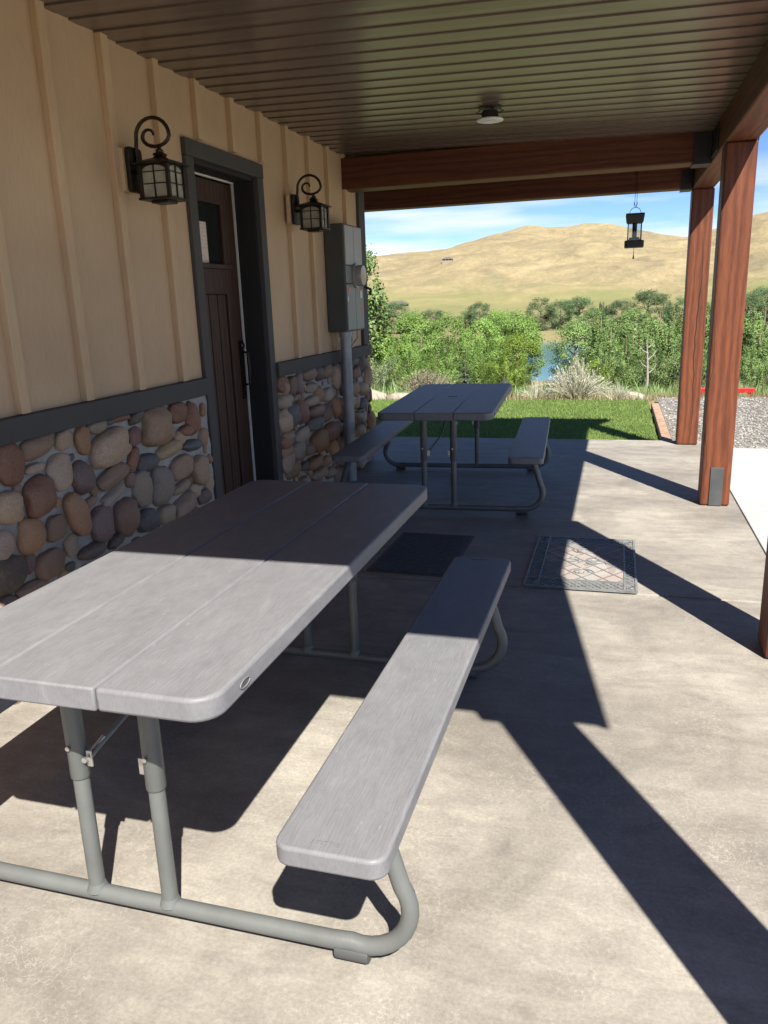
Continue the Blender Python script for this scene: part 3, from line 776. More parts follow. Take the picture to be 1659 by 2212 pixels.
# ------------------------------------------------------------------ house wall
WX = -0.40          # siding face
Y_CORNER = 7.08
D_L, D_R, D_T = 4.076, 4.877, 2.235     # door opening
house = empty('house', (WX, 3.5, 0))
tag(house, 'tan board and batten house wall with river stone base and slate trim', 'house')
hw = MB()
hw.box(-0.75, WX, -4.0, D_L - 0.02, 0.9, 3.1)
hw.box(-0.75, WX, D_R + 0.02, Y_CORNER, 0.9, 3.1)
hw.box(-0.75, WX, D_L - 0.02, D_R + 0.02, D_T + 0.02, 3.1)
wp(hw.build('siding', M['siding']), house)
hb = MB()
hb.box(-5.0, -0.76, -4.0, Y_CORNER - 0.01, -0.15, 3.08)
wp(hb.build('house_body', M['siding']), house)
# battens
for i in range(-9, 10):
    yb = 2.951 + i * 0.406
    w = 0.026
    z0, z1 = 1.082, 2.66
    if D_L - 0.12 < yb < D_R + 0.12: z0 = 2.335
    if yb > 6.85 or yb < -0.5: continue
    jx = 0.0012 * ((i * 7) % 5 - 2)
    wp(MB().box(WX - 0.002, WX + 0.032, yb - w + jx, yb + w + jx, z0, z1).build('batten', M['batten'], bevel=0.003), house)
# belly band above the stone, door casing, corner board
wp(MB().box(WX - 0.03, WX + 0.045, -4.0, D_L - 0.087, 0.985, 1.079).build('band_board', M['trim'], bevel=0.004), house)
wp(MB().box(WX - 0.03, WX + 0.045, D_R + 0.087, Y_CORNER + 0.03, 0.985, 1.079).build('band_board', M['trim'], bevel=0.004), house)
wp(MB().box(WX - 0.01, WX + 0.028, Y_CORNER - 0.14, Y_CORNER + 0.025, 1.082, 2.62).build('corner_board', M['trim'], bevel=0.004), house)
fr = wp(MB().box(WX - 0.012, WX + 0.024, D_L - 0.084, D_L, 0.0, D_T).box(WX - 0.012, WX + 0.024, D_R, D_R + 0.084, 0.0, D_T)
        .box(WX - 0.012, WX + 0.028, D_L - 0.084, D_R + 0.084, D_T + 0.0005, D_T + 0.086).build('door_casing', M['trim'], bevel=0.004), house)
jm = wp(MB().box(WX - 0.36, WX - 0.013, D_L - 0.03, D_L + 0.004, 0.0, D_T).box(WX - 0.36, WX - 0.013, D_R - 0.004, D_R + 0.03, 0.0, D_T)
        .box(WX - 0.36, WX - 0.013, D_L + 0.005, D_R - 0.005, D_T - 0.02, D_T + 0.02).build('door_jamb', M['jamb'], bevel=0.002), house)
wp(MB().box(WX - 0.30, WX + 0.03, D_L + 0.005, D_R - 0.005, -0.01, 0.03).build('threshold', M['grey_plate'], bevel=0.004), house)
# weatherstrip showing as a pale line beside the door
DX = -0.556
wp(MB().box(DX - 0.004, DX + 0.010, D_R - 0.013, D_R - 0.0045, 0.035, D_T - 0.031).box(DX - 0.004, DX + 0.012, D_L + 0.005, D_R - 0.0045, D_T - 0.030, D_T - 0.0205)
   .build('weatherstrip', M['weatherstrip']), house)
# door leaf
y0, y1, zt = D_L + 0.008, D_R - 0.024, D_T - 0.04
WY0, WY1, WZ0, WZ1 = 4.23, 4.69, 1.715, 2.065
leaf = MB()
leaf.box(DX - 0.045, DX, y0, WY0, 0.035, zt).box(DX - 0.045, DX, WY1, y1, 0.035, zt)
leaf.box(DX - 0.045, DX, WY0, WY1, WZ1, zt).box(DX - 0.045, DX, WY0, WY1, 1.535, WZ0).box(DX - 0.045, DX, WY0, WY1, 0.035, 0.27)
door = wp(leaf.build('door', M['door_wood'], bevel=0.004), house)
nb = 4
for k in range(nb):       # vertical boards of the lower panel, set back, with open grooves
    a = WY0 + (WY1 - WY0) * k / nb; b = WY0 + (WY1 - WY0) * (k + 1) / nb
    MB().box(DX - 0.04, DX - 0.012, a + 0.006, b - 0.006, 0.272, 1.533).build('door_board', M['door_wood'], door, bevel=0.003)
MB().box(DX - 0.044, DX - 0.03, WY0, WY1, 0.27, 1.535).build('door_backing', M['jamb'], door)
MB().box(DX - 0.032, DX - 0.026, WY0 + 0.001, WY1 - 0.001, WZ0 + 0.001, WZ1 - 0.001).build('window_pane', M['door_glass'], door)
MB().box(DX + 0.001, DX + 0.028, WY0 - 0.04, WY1 + 0.04, WZ0 - 0.03, WZ0 - 0.002).build('door_shelf', M['door_wood'], door, bevel=0.004)
MB().box(DX - 0.0255, DX - 0.0245, 4.33, 4.53, WZ0 + 0.006, WZ0 + 0.24).build('notice', M['paper'], door)['label'] = 'pinkish printed paper notice in the door window'
hd = MB()
hd.box(DX + 0.0005, DX + 0.012, 4.785, 4.835, 0.86, 1.24)
hd.tube([(DX + 0.01, 4.81, 1.17), (DX + 0.05, 4.81, 1.16), (DX + 0.055, 4.81, 1.08), (DX + 0.05, 4.81, 0.96), (DX + 0.01, 4.81, 0.95)], 0.009, 8)
hd.lathe([(0.02, 0.0), (0.024, 0.008), (0.012, 0.018)], (DX + 0.012, 4.81, 1.21), 12, 'X')
hd.build('door_handle', M['black_iron'], door, smooth=True)

# river stone base
def wainscot(ya, yb):
    mb = MB().box(-0.70, WX - 0.006, ya, yb, -0.15, 0.984)
    ny, nz = int((yb - max(ya, 0.5)) / 0.022), 46           # hand-pointed mortar, uneven between the stones
    y0_ = max(ya, 0.5); V, F = [], []
    for j in range(nz + 1):
        for i in range(ny + 1):
            y_, z_ = y0_ + (yb - y0_) * i / ny, -0.02 + 1.003 * j / nz
            q = noise.fractal(Vector((y_ * 9, z_ * 9, 1.5)), 1.0, 2.0, 4)
            V.append((WX + 0.010 + 0.009 * q, y_, z_))
    for j in range(nz):
        for i in range(ny):
            a = j * (ny + 1) + i; F.append((a, a + 1, a + ny + 2, a + ny + 1))
    mb.add(V, F)
    return wp(mb.build('stone_base', M['mortar']), house)
base_near = wainscot(-4.0, D_L - 0.085)
base_far = wainscot(D_R + 0.085, Y_CORNER + 0.03)
PAL = {'r': (0.25, 0.135, 0.10), 'b': (0.31, 0.22, 0.16), 't': (0.44, 0.335, 0.245), 'o': (0.40, 0.24, 0.14), 'g': (0.35, 0.29, 0.225),
       'd': (0.125, 0.118, 0.115), 'p': (0.225, 0.15, 0.125), 'y': (0.43, 0.36, 0.235)}
def ico(sub):
    bm = bmesh.new(); bmesh.ops.create_icosphere(bm, subdivisions=sub, radius=1.0)
    V = [v.co.copy() for v in bm.verts]; F = [tuple(v.index for v in f.verts) for f in bm.faces]; bm.free()
    return V, F
ICO2, ICO3 = ico(2), ico(3)
def stone_mesh(seed, sub):
    rnd = random.Random(seed)
    V0, F0 = (ICO3 if sub == 3 else ICO2)
    e = rnd.uniform(0.70, 0.95); out = []
    off = Vector((seed * 3.17, seed * 1.3, 0))
    for v in V0:
        p = Vector([math.copysign(abs(c) ** e, c) for c in v])
        k = 1 + 0.26 * noise.noise(v * 0.9 + off) + 0.11 * noise.noise(v * 2.2 + off) + 0.03 * noise.noise(v * 6 + off)
        out.append(p * k)
    mx = [max(abs(p[i]) for p in out) for i in range(3)]
    out = [(p[0] / mx[0], p[1] / mx[1], p[2] / mx[2]) for p in out]
    me = bpy.data.meshes.new('stone'); me.from_pydata(out, [], F0); me.update()
    for p in me.polygons: p.use_smooth = True
    me.materials.append(M['stone'])
    return me
ST_MESH = [stone_mesh(i + 1, 3) for i in range(9)]
st_rnd = random.Random(77)
def put_stone(parent, y, z, ry, rz, ang, c, k):
    o = bpy.data.objects.new('stone', ST_MESH[k % len(ST_MESH)])
    COL.objects.link(o)
    o.parent = parent
    d = min(0.075, 0.5 * (ry + rz) * 0.62) * st_rnd.uniform(0.85, 1.1)
    o.scale = (d, ry, rz)
    o.location = (WX + 0.012 + st_rnd.uniform(-0.004, 0.008), y, z)
    o.rotation_euler = (R(-ang), 0, 0)
    j = st_rnd.uniform(0.82, 1.2); t = st_rnd.uniform(-0.02, 0.02)
    o.color = (max(0.02, c[0] * j + t), max(0.02, c[1] * j), max(0.02, c[2] * j - t), 1)
def stones(parent, listed, ya, yb, seed, big):
    rnd = random.Random(seed)
    placed = []
    for k, (y, z, ry, rz, an, c) in enumerate(listed):
        if z + rz > 1.0: rz = max(0.02, min(rz, 0.99 - z))
        y = min(max(y, ya + ry * 0.9), yb - ry * 0.4)
        placed.append((y, z, ry * 1.02, rz * 1.02)); put_stone(parent, y, z, ry * big, rz * big, an, PAL[c], k)
    # fill the rest of the base (behind the tables and out of the picture) with more cobbles
    k = len(listed); tries = 0
    sizes = [(0.095, 0.12), (0.075, 0.10), (0.06, 0.075), (0.045, 0.06), (0.032, 0.04), (0.022, 0.028)]
    for si, (sy, sz) in enumerate(sizes):
        for t in range(420):
            ry, rz = sy * rnd.uniform(0.75, 1.25), sz * rnd.uniform(0.7, 1.2)
            y, z = rnd.uniform(ya + ry, yb - ry), rnd.uniform(rz * 0.6, 0.985 - rz)
            ok = True
            for (py, pz, pr, ps) in placed:
                dy, dz = (y - py) / (ry + pr), (z - pz) / (rz + ps)
                if dy * dy + dz * dz < 0.80: ok = False; break
            if ok:
                placed.append((y, z, ry, rz)); put_stone(parent, y, z, ry, rz, rnd.uniform(-15, 15), PAL[rnd.choice('rbbtotgbop')], k); k += 1
stones(base_near, STONES_NEAR, 1.2, D_L - 0.087, 5, 1.03)
stones(base_far, STONES_FAR, D_R + 0.087, Y_CORNER + 0.05, 6, 1.10)

# ------------------------------------------------------------------ porch roof: ribbed soffit, gable above
C0, C1 = 2.622, 2.556         # soffit height at the wall and at the outer beam
YF, YB = 0.66, 8.36           # front and back edges of the roof
roof = empty('porch_roof', (1.1, 4.5, 2.6))
tag(roof, 'porch roof with ribbed bronze metal soffit ceiling', 'roof')
PER = 0.1655
prof = [(0.0, 0.0), (0.080, 0.0), (0.081, 0.018), (0.0865, 0.018), (0.0885, 0.003), (0.155, 0.006), (0.1565, 0.022), (0.1635, 0.022), (PER, 0.0)]
def soffit_panel(y):
    pts = []
    for r in range(2):
        pts += [(y + r * PER + a, b) for a, b in prof[:-1]]
    pts.append((y + 2 * PER, 0.0))
    nx = 5
    V, F = [], []
    for i in range(nx + 1):
        x = -0.41 + (2.62 + 0.41) * i / nx
        zc = C0 + (C1 - C0) * (x + 0.4) / 2.83
        for (yy, zz) in pts: V.append((x, yy, zc + zz))
    n = len(pts)
    for i in range(nx):
        for j in range(n - 1): F.append((i * n + j, i * n + j + 1, (i + 1) * n + j + 1, (i + 1) * n + j))
    return wp(mesh_obj('soffit_panel', V, F, M['soffit']), roof)
y = YF + 0.02
while y < YB - 0.1:
    soffit_panel(y); y += 2 * PER
ym = 0.5 * (YF + YB)
PITCH = 0.55
XE = 2.93
zr = 2.50
ap = zr + PITCH * (ym - YF)
def slab(ya, za, yb, zb, t, x0, x1, nm, m, bev=0.0):
    V = [(x, yy, zz) for x in (x0, x1) for (yy, zz) in ((ya, za), (yb, zb), (yb, zb + t), (ya, za + t))]
    return wp(mesh_obj(nm, V, [(0, 1, 2, 3), (4, 7, 6, 5), (0, 4, 5, 1), (1, 5, 6, 2), (2, 6, 7, 3), (3, 7, 4, 0)], m), roof)
slab(YF, zr, ym, ap, 0.16, -1.2, XE, 'roof_slope', M['shingle'])
slab(YB, zr, ym, ap, 0.16, -1.2, XE, 'roof_slope', M['shingle'])
# rake soffit strips with plank lines, seen past the post
for s in (0, 1):
    ya = YF if s == 0 else YB
    n = 9
    for k in range(n):
        a, b = k / n, (k + 0.93) / n
        V = []
        for x in (2.625, XE - 0.03):
            for q in (a, b):
                V.append((x, ya + (ym - ya) * q, zr + (ap - zr) * q - 0.012))
        wp(mesh_obj('rake_soffit_board', V, [(0, 1, 3, 2)], M['soffit_pale']), roof)
    V = [(x, ya + (ym - ya) * q, zr + (ap - zr) * q + z) for x in (XE - 0.028, XE + 0.004) for q in (0, 1) for z in (-0.03, 0.17)]
    wp(mesh_obj('rake_fascia', V, [(0, 1, 3, 2), (4, 6, 7, 5), (0, 4, 5, 1), (2, 3, 7, 6), (0, 2, 6, 4), (1, 5, 7, 3)], M['fascia']), roof)
V = [(2.60, YF + 0.25, 2.60), (2.60, YB - 0.25, 2.60), (2.60, ym, ap - 0.03), (2.57, YF + 0.25, 2.60), (2.57, YB - 0.25, 2.60), (2.57, ym, ap - 0.03)]
wp(mesh_obj('gable_wall', V, [(0, 1, 2), (3, 5, 4), (0, 3, 4, 1), (1, 4, 5, 2), (2, 5, 3, 0)], M['siding']), roof)
for yy in (YF, YB - 0.03):
    wp(MB().box(-0.75, 2.60, yy, yy + 0.03, 2.49, 2.64).build('eave_fascia', M['fascia']), roof)

# ------------------------------------------------------------------ timber frame
PX0, PX1 = 2.432, 2.622
BZ = 2.345
def timber(name, x0, x1, y0, y1, z0, z1, m, label, group, cat, checks=()):
    c = ((x0 + x1) / 2, (y0 + y1) / 2, z0)
    t = empty(name, c)
    b = MB().box(x0 - c[0], x1 - c[0], y0 - c[1], y1 - c[1], 0, z1 - z0).build('timber', m, t, bevel=0.011)
    tag(t, label, cat, group)
    return t
post_y = [0.83, 3.22, 5.72, 8.10]
post_lab = ['stained timber post at the front corner of the porch, behind the right frame edge',
            'stained timber post cut by the right edge of the picture',
            'nearer of the two full stained posts, with steel plate at its foot',
            'farther full stained timber post with a long vertical crack']
for i, (py, lb) in enumerate(zip(post_y, post_lab)):
    t = timber('porch_post', PX0 + (0.024 if i == 1 else 0), PX1 + (0.024 if i == 1 else 0), py, py + 0.19, 0.004, BZ, M['timber_z'], lb, 'timber porch posts', 'post')
    cx, cy = (PX0 + PX1) / 2, py + 0.095
    if i == 3: pl = None
    else: pl = MB().box(-0.040, 0.044, -0.103, -0.0955, 0.0, 0.27).build('foot_plate', M['grey_plate'], t, bevel=0.002)
    if i >= 2:      # drying checks
        mb = MB(); rnd = random.Random(i)
        x = 0.02 if i == 3 else -0.085
        pts = []
        for k in range(22):
            pts.append((x + rnd.uniform(-0.006, 0.006) + 0.012 * math.sin(k * 0.45), -0.0955, 0.05 + k * (1.95 if i == 3 else 1.3) / 22))
        V, F = [], []
        for k, p in enumerate(pts):
            w = 0.0028 * (0.3 + math.sin(math.pi * k / 21.0)) * (1.3 if i == 3 else 0.45)
            V += [(p[0] - w, p[1], p[2]), (p[0] + w, p[1], p[2])]
            if k: F.append((2 * k - 2, 2 * k - 1, 2 * k + 1, 2 * k))
        mb.add(V, F); mb.build('drying_crack', M['crack'], t)
lb_ = timber('outer_beam', PX0 + 0.003, PX1 - 0.003, YF + 0.05, 8.34, BZ + 0.002, 2.60, M['timber_y'], 'long stained timber beam running over the posts along the outer porch edge', None, 'beam')
b1 = timber('cross_beam', WX + 0.002, PX0 + 0.001, 6.575, 6.80, BZ + 0.012, 2.60, M['timber_x'], 'nearer stained timber cross beam between house wall and outer beam', 'timber cross beams', 'beam')
b2 = timber('cross_beam', -1.3, PX0 + 0.001, 8.115, 8.30, BZ + 0.012, 2.60, M['timber_x'], 'farther stained timber cross beam the black lantern hangs from', 'timber cross beams', 'beam')
def hanger(name, y, w, label, h0):
    t = empty(name, (PX0 - w / 2, y, BZ))
    tag(t, label, 'bracket', 'black steel beam hangers')
    MB().box(-w / 2, w / 2 - 0.002, -0.008, -0.0015, 0.005, h0).box(-w / 2, w / 2 - 0.002, -0.008, 0.19, -0.002, 0.0045).build('hanger_plate', M['black_steel'], t, bevel=0.0015)
    for (a, z) in ((-0.25, 0.05), (0.25, 0.05), (-0.25, h0 - 0.05), (0.25, h0 - 0.05)):
        MB().lathe([(0.008, 0), (0.008, 0.005), (0.003, 0.008)], (a * w, -0.0155, z), 8, 'Y').build('bolt', M['black_steel'], t)
hanger('beam_hanger', 6.575, 0.125, 'black steel hanger at the end of the nearer cross beam', 0.205)
hanger('beam_hanger', 8.115, 0.10, 'black steel hanger at the end of the farther cross beam', 0.16)
kp = empty('knee_plate', (PX0, 6.2, 2.40)); tag(kp, 'black bolted steel splice plate on the inner face of the outer beam', 'bracket')
MB().box(-0.006, 0.001, -0.05, 0.36, -0.03, 0.14).build('plate', M['black_steel'], kp, bevel=0.001)
for yy in (0.02, 0.14):
    for zz in (0.01, 0.1):
        MB().lathe([(0.009, 0), (0.009, 0.004), (0.004, 0.007)], (-0.012, yy, zz), 8, 'X').build('bolt', M['black_steel'], kp)

# ------------------------------------------------------------------ picnic tables
def picnic_table():
    t = empty('picnic_table')
    TH, hx, hy = 0.735, 0.39, 0.914
    core = MB(); core.add(*prism(rrect(hx - 0.012, hy - 0.012, 0.05), TH - 0.046, TH - 0.004))
    top = core.build('tabletop', M['plastic'], t, smooth=True, auto=40)
    # three moulded planks with open seams between them
    cut = [-hx, -0.130, 0.130, hx]
    g = 0.0014
    full = rrect(hx, hy, 0.062, 8)
    for k in range(3):
        a, b = cut[k] + (g if k else 0), cut[k + 1] - (g if k < 2 else 0)
        if k == 1: out = [(b, -hy), (b, hy), (a, hy), (a, -hy)]
        elif k == 0: out = [(b, -hy), (b, hy)] + [p for p in full if p[0] < a + 0.2 and p[0] < -0.2]
        else: out = [p for p in full if p[0] > 0.2 and p[1] > 0] + [(a, hy), (a, -hy)] + [p for p in full if p[0] > 0.2 and p[1] < 0]
        V, F = prism(out, TH - 0.052, TH)
        o = mesh_obj('plank', V, F, M['plastic'], top)
        bv = o.modifiers.new('bevel', 'BEVEL'); bv.width = 0.008 if k != 1 else 0.005; bv.segments = 3; bv.limit_method = 'ANGLE'; bv.angle_limit = R(50)
        for p in o.data.polygons: p.use_smooth = True
        try: o.data.set_sharp_from_angle(angle=R(50))
        except Exception: pass
    MB().add(*prism(rrect(0.034, 0.018, 0.006, 3), TH + 0.0004, TH + 0.0024)).build('umbrella_hole_cover', M['plastic'], top, bevel=0.001)
    # oval grip on the long rim
    ring = [(hx + 0.0012, -0.775 + 0.022 * math.cos(a), TH - 0.027 + 0.0085 * math.sin(a)) for a in [2 * math.pi * k / 20 for k in range(20)]]
    MB().tube(ring, 0.0016, 6, closed=True).build('grip_rim', M['plastic'], top, smooth=True)
    disc = MB(); disc.add([(hx + 0.0006, -0.775, TH - 0.027)] + [(hx + 0.0006, -0.775 + 0.021 * math.cos(a), TH - 0.027 + 0.0078 * math.sin(a)) for a in [2 * math.pi * k / 20 for k in range(20)]],
                          [(0, 1 + k, 1 + (k + 1) % 20) for k in range(20)]); disc.build('grip_shade_disc', M['rubber_foot'], top)  # flat dark disc on the rim, coloured like the shade inside a hole
    BO, BH, BT = 0.605, 0.44, 0.045
    for s in (1, -1):
        V, F = prism([(x + s * BO, y) for x, y in rrect(0.116, hy, 0.035, 7)], BH - BT, BH)
        o = mesh_obj('bench', V, F, M['plastic'], t)
        for p in o.data.polygons: p.use_smooth = True
        try: o.data.set_sharp_from_angle(angle=R(50))
        except Exception: pass
        bv = o.modifiers.new('bevel', 'BEVEL'); bv.width = 0.007; bv.segments = 3; bv.limit_method = 'ANGLE'; bv.angle_limit = R(50)
        # raised maker's mark
        for e in (-1, 1):
            cu = bpy.data.curves.new('mark', 'FONT'); cu.body = 'LIFETIME'; cu.size = 0.0165; cu.extrude = 0.0006; cu.align_x = 'CENTER'; cu.align_y = 'CENTER'
            tmp = bpy.data.objects.new('mark', cu); COL.objects.link(tmp)
            dg = bpy.context.evaluated_depsgraph_get()
            me = bpy.data.meshes.new_from_object(tmp.evaluated_get(dg))
            bpy.data.objects.remove(tmp)
            me.materials.clear(); me.materials.append(M['plastic'])
            mk = bpy.data.objects.new('raised_lettering', me); link(mk, o)
            mk.location = (s * BO - 0.01, e * (hy - 0.03), BH + 0.0008); mk.rotation_euler = (0, 0, 0 if e < 0 else math.pi)
    r = 0.0205
    for e in (-1, 1):
        fy = e * 0.715
        # bent base rail rising to both benches
        pts = []
        side = [(0.52, 0.043), (0.575, 0.047)]
        for k in range(0, 11):
            a = R(-90 + 12.2 * k)
            side.append((0.595 + 0.118 * math.cos(a), 0.161 + 0.118 * math.sin(a)))
        side += [(0.672, 0.305), (0.648, 0.37), (0.636, 0.40)]
        # smooth join
        path = [(-x, fy, z) for x, z in side[::-1]] + [(x, fy, z) for x, z in side]
        rail = MB().tube(path, r, 14).build('base_rail', M['steel_grey'], t, smooth=True, auto=60)
        for s in (-1, 1):
            MB().lathe([(0.0225, -0.04), (0.024, -0.035), (0.024, 0.035), (0.0225, 0.04)], (s * 0.575, fy, 0.0245), 12, 'X').build('rubber_foot', M['rubber_foot'], rail, smooth=True)
            MB().box(s * 0.60 - 0.055, s * 0.60 + 0.055, fy - 0.02, fy + 0.02, 0.391, 0.3955).build('bench_bracket', M['steel_grey'], rail)
        for s in (-1, 1):
            lx = s * 0.104
            leg = MB().tube([(lx, fy, 0.045), (lx, fy, 0.42)], 0.0195, 14).build('leg', M['steel_grey'], t, smooth=True, auto=60)
            MB().tube([(lx, fy, 0.375), (lx, fy, 0.3765), (lx, fy, 0.686)], [0.0225, 0.0235, 0.0235], 14).build('leg_sleeve', M['steel_grey'], leg, smooth=True, auto=60)
            MB().tube([(lx, fy, 0.052), (lx, fy, 0.062), (lx, fy, 0.072)], [0.027, 0.0235, 0.020], 14).build('weld', M['steel_grey'], leg, smooth=True)
            for q in (-1, 1):
                MB().lathe([(0.006, 0), (0.0055, 0.004), (0.002, 0.006)], (lx - 0.004, fy + (0.0235 if q > 0 else -0.0285), 0.462), 10, 'Y').build('bolt', M['zinc'], leg, smooth=True)
            MB().box(lx - s * 0.032 - 0.008, lx - s * 0.032 + 0.008, fy - 0.003, fy + 0.003, 0.405, 0.448).build('brace_tab', M['zinc'], leg, bevel=0.002)
        # folding brace up to the underside
        br = MB().tube([(-0.072, fy, 0.43), (0.0, fy - e * 0.16, 0.535), (0.02, fy - e * 0.33, 0.684)], 0.0065, 8).build('folding_brace', M['steel_grey'], t, smooth=True)
        MB().tube([(-0.078, fy, 0.425), (-0.056, fy - e * 0.045, 0.46)], 0.0085, 8).build('brace_clevis', M['zinc'], br, smooth=True)
        MB().lathe([(0.007, 0), (0.007, 0.006), (0.003, 0.009)], (-0.074, fy - 0.018, 0.43), 10, 'Y').build('bolt', M['zinc'], br)
        MB().tube([(0.02, fy - e * 0.33, 0.684), (0.02, fy - e * 0.33, 0.68)], 0.012, 8).build('brace_pivot', M['zinc'], br)
    return t
t1 = picnic_table()
t1.location = (0.732, 2.105, 0.0); t1.rotation_euler = (0, 0, -0.0047)
tag(t1, 'nearest grey plastic folding picnic table, half in sun, filling the left foreground', 'picnic table', 'folding picnic tables')
t2 = copy_tree(t1)
t2.location = (0.632, 5.967, 0.0); t2.rotation_euler = (0, 0, 0.055)
tag(t2, 'farther picnic table wholly in shade at the end of the porch by the lawn', 'picnic table', 'folding picnic tables')

# ------------------------------------------------------------------ wall lanterns
def lantern():
    t = empty('wall_lantern')
    ax = 0.205
    MB().box(0.0225, 0.05, -0.075, 0.075, -0.105, 0.105).build('mounting_block', M['batten'], t, bevel=0.004)
    MB().add(*[(lambda V, F: ([(z, x, y) for x, y, z in V], F))(*prism(rrect(0.058, 0.112, 0.02, 4), 0.051, 0.075))][0]).build('back_plate', M['black_iron'], t, bevel=0.004)
    MB().tube([(0.07, 0, -0.01), (ax - 0.06, 0, -0.01)], 0.012, 10).build('side_arm', M['black_iron'], t, smooth=True)
    # scroll arm: up from the plate, over, and curled in above the lantern
    pts = [(0.085, 0, 0.02), (0.082, 0, 0.10), (0.088, 0, 0.155)]
    c = (0.175, 0.155)
    for k in range(0, 13):
        a = R(180 - 15 * k); pts.append((c[0] + 0.088 * math.cos(a), 0, c[1] + 0.092 * math.sin(a)))
    for k in range(1, 19):
        a = R(-20 * k); q = 0.088 - 0.0046 * k * 0.9
        cx = 0.175 + 0.0 + 0.0019 * k
        pts.append((cx + q * math.cos(a) * (1 if k < 30 else 1) - 0.002 * k, 0, 0.155 + 0.72 * q * math.sin(a) + 0.0008 * k))
        if k == 9: break
    e = pts[-1]
    # inner curl
    for k in range(1, 7):
        a = R(180 - 30 * k); q = 0.036 - 0.0026 * k
        pts.append((e[0] + 0.036 + q * math.cos(a), 0, e[2] + q * math.sin(a)))
    n = len(pts)
    MB().tube(pts, [0.0095 if i < n - 8 else 0.0095 - 0.0005 * (i - n + 8) for i in range(n)], 8).build('scroll_arm', M['black_iron'], t, smooth=True)
    w = 0.072
    top, bot = 0.012, -0.148
    roofp = MB()
    sec = [(0.098, top), (0.098, top + 0.008), (0.088, top + 0.013), (0.052, top + 0.028), (0.026, top + 0.038), (0.02, top + 0.048), (0.027, top + 0.054), (0.02, top + 0.062), (0.008, top + 0.068)]
    V, F = [], []
    for (q, z) in sec:
        for (sx, sy) in ((1, 1), (-1, 1), (-1, -1), (1, -1)): V.append((ax + sx * q, sy * q, z))
    for i in range(len(sec) - 1):
        for k in range(4): F.append((i * 4 + k, i * 4 + (k + 1) % 4, (i + 1) * 4 + (k + 1) % 4, (i + 1) * 4 + k))
    F += [(3, 2, 1, 0), tuple(len(V) - 4 + k for k in range(4))]
    roofp.add(V, F).build('lantern_roof', M['black_iron'], t, bevel=0.002)
    MB().lathe([(0.012, 0.07), (0.018, 0.08), (0.018, 0.088), (0.008, 0.096), (0.006, 0.115)], (ax, 0, 0), 10).build('finial', M['black_iron'], t, smooth=True)
    b = 0.009
    cage = MB()
    for sx in (-1, 1):
        for sy in (-1, 1):
            cage.box(ax + sx * w - b, ax + sx * w + b, sy * w - b, sy * w + b, bot, top - 0.001)
    for z0, z1 in ((bot - 0.012, bot - 0.0005), ):
        cage.box(ax - w - 0.014, ax + w + 0.014, -w - 0.014, w + 0.014, z0, z1)
    cage.box(ax - 0.045, ax + 0.045, -0.045, 0.045, bot - 0.026, bot - 0.0125)
    cg = cage.build('cage', M['black_iron'], t, bevel=0.002)
    for f in range(4):
        rot = Matrix.Rotation(f * math.pi / 2, 4, 'Z')
        def tr(V): return [tuple(rot @ Vector((x, y, z)) + Vector((ax, 0, 0))) for x, y, z in V]
        bars = MB()
        m1 = MB().box(w - 0.002, w + 0.005, -0.0022, 0.0022, bot + 0.001, top - 0.002); bars.add(tr(m1.v), m1.f)
        for zz in (bot + 0.066, bot + 0.124):
            m2 = MB().box(w - 0.0025, w + 0.0045, -w + b, w - b, zz - 0.002, zz + 0.002); bars.add(tr(m2.v), m2.f)
        for sy in (-1, 1):        # arched head of the opening
            arc = [(w + 0.001, sy * (w - b) * math.cos(R(90 * k / 6)), top - 0.035 + 0.03 * math.sin(R(90 * k / 6))) for k in range(7)]
            V = []; F = []
            for k, p in enumerate(arc):
                V += [(p[0], p[1], p[2]), (p[0], p[1], top - 0.002)]
                if k: F.append((2 * k - 2, 2 * k, 2 * k + 1, 2 * k - 1))
            bars.add(tr(V), F)
        bars.build('muntins', M['black_iron'], cg)
        g = MB().box(w - 0.007, w - 0.004, -w + b - 0.002, w - b + 0.002, bot + 0.001, top - 0.003)
        MB().add(tr(g.v), g.f).build('glass_pane', M['frost'], t)
    MB().lathe([(0.016, bot), (0.016, bot + 0.05), (0.026, bot + 0.07), (0.03, bot + 0.095), (0.018, bot + 0.125), (0.004, bot + 0.13)], (ax, 0, 0), 12).build('bulb', M['white_trim'], t, smooth=True)
    return t
l1 = lantern(); l1.location = (WX, 3.44, 2.078); l1.scale = (0.97, 0.95, 0.87)
tag(l1, 'nearer black wall lantern with scroll arm, left of the door', 'lantern', 'wall lanterns')
l2 = copy_tree(l1); l2.location = (WX, 5.385, 2.088)
tag(l2, 'farther black wall lantern with scroll arm, between door and meter cabinet', 'lantern', 'wall lanterns')

# ------------------------------------------------------------------ electric meter cabinet
ec = empty('meter_cabinet', (WX, 6.25, 1.23)); tag(ec, 'tall grey electric meter cabinet on the wall near the corner', 'electric cabinet')
cx1 = -0.24
wp(MB().box(WX + 0.002, cx1, 6.08, 6.52, 1.232, 2.052).build('cabinet_body', M['cabinet_shade'], bevel=0.006), ec)
for (a, b) in ((6.09, 6.295), (6.302, 6.51)):
    wp(MB().box(cx1 + 0.0005, cx1 + 0.014, a, b, 1.745, 2.042).build('upper_cover', M['cabinet_pale'], bevel=0.004), ec)
    wp(MB().box(cx1 + 0.0005, cx1 + 0.014, a, b, 1.245, 1.60).build('lower_door', M['cabinet'], bevel=0.004), ec)
wp(MB().box(cx1 + 0.0005, cx1 + 0.012, 6.09, 6.51, 1.607, 1.738).build('meter_socket', M['cabinet'], bevel=0.004), ec)
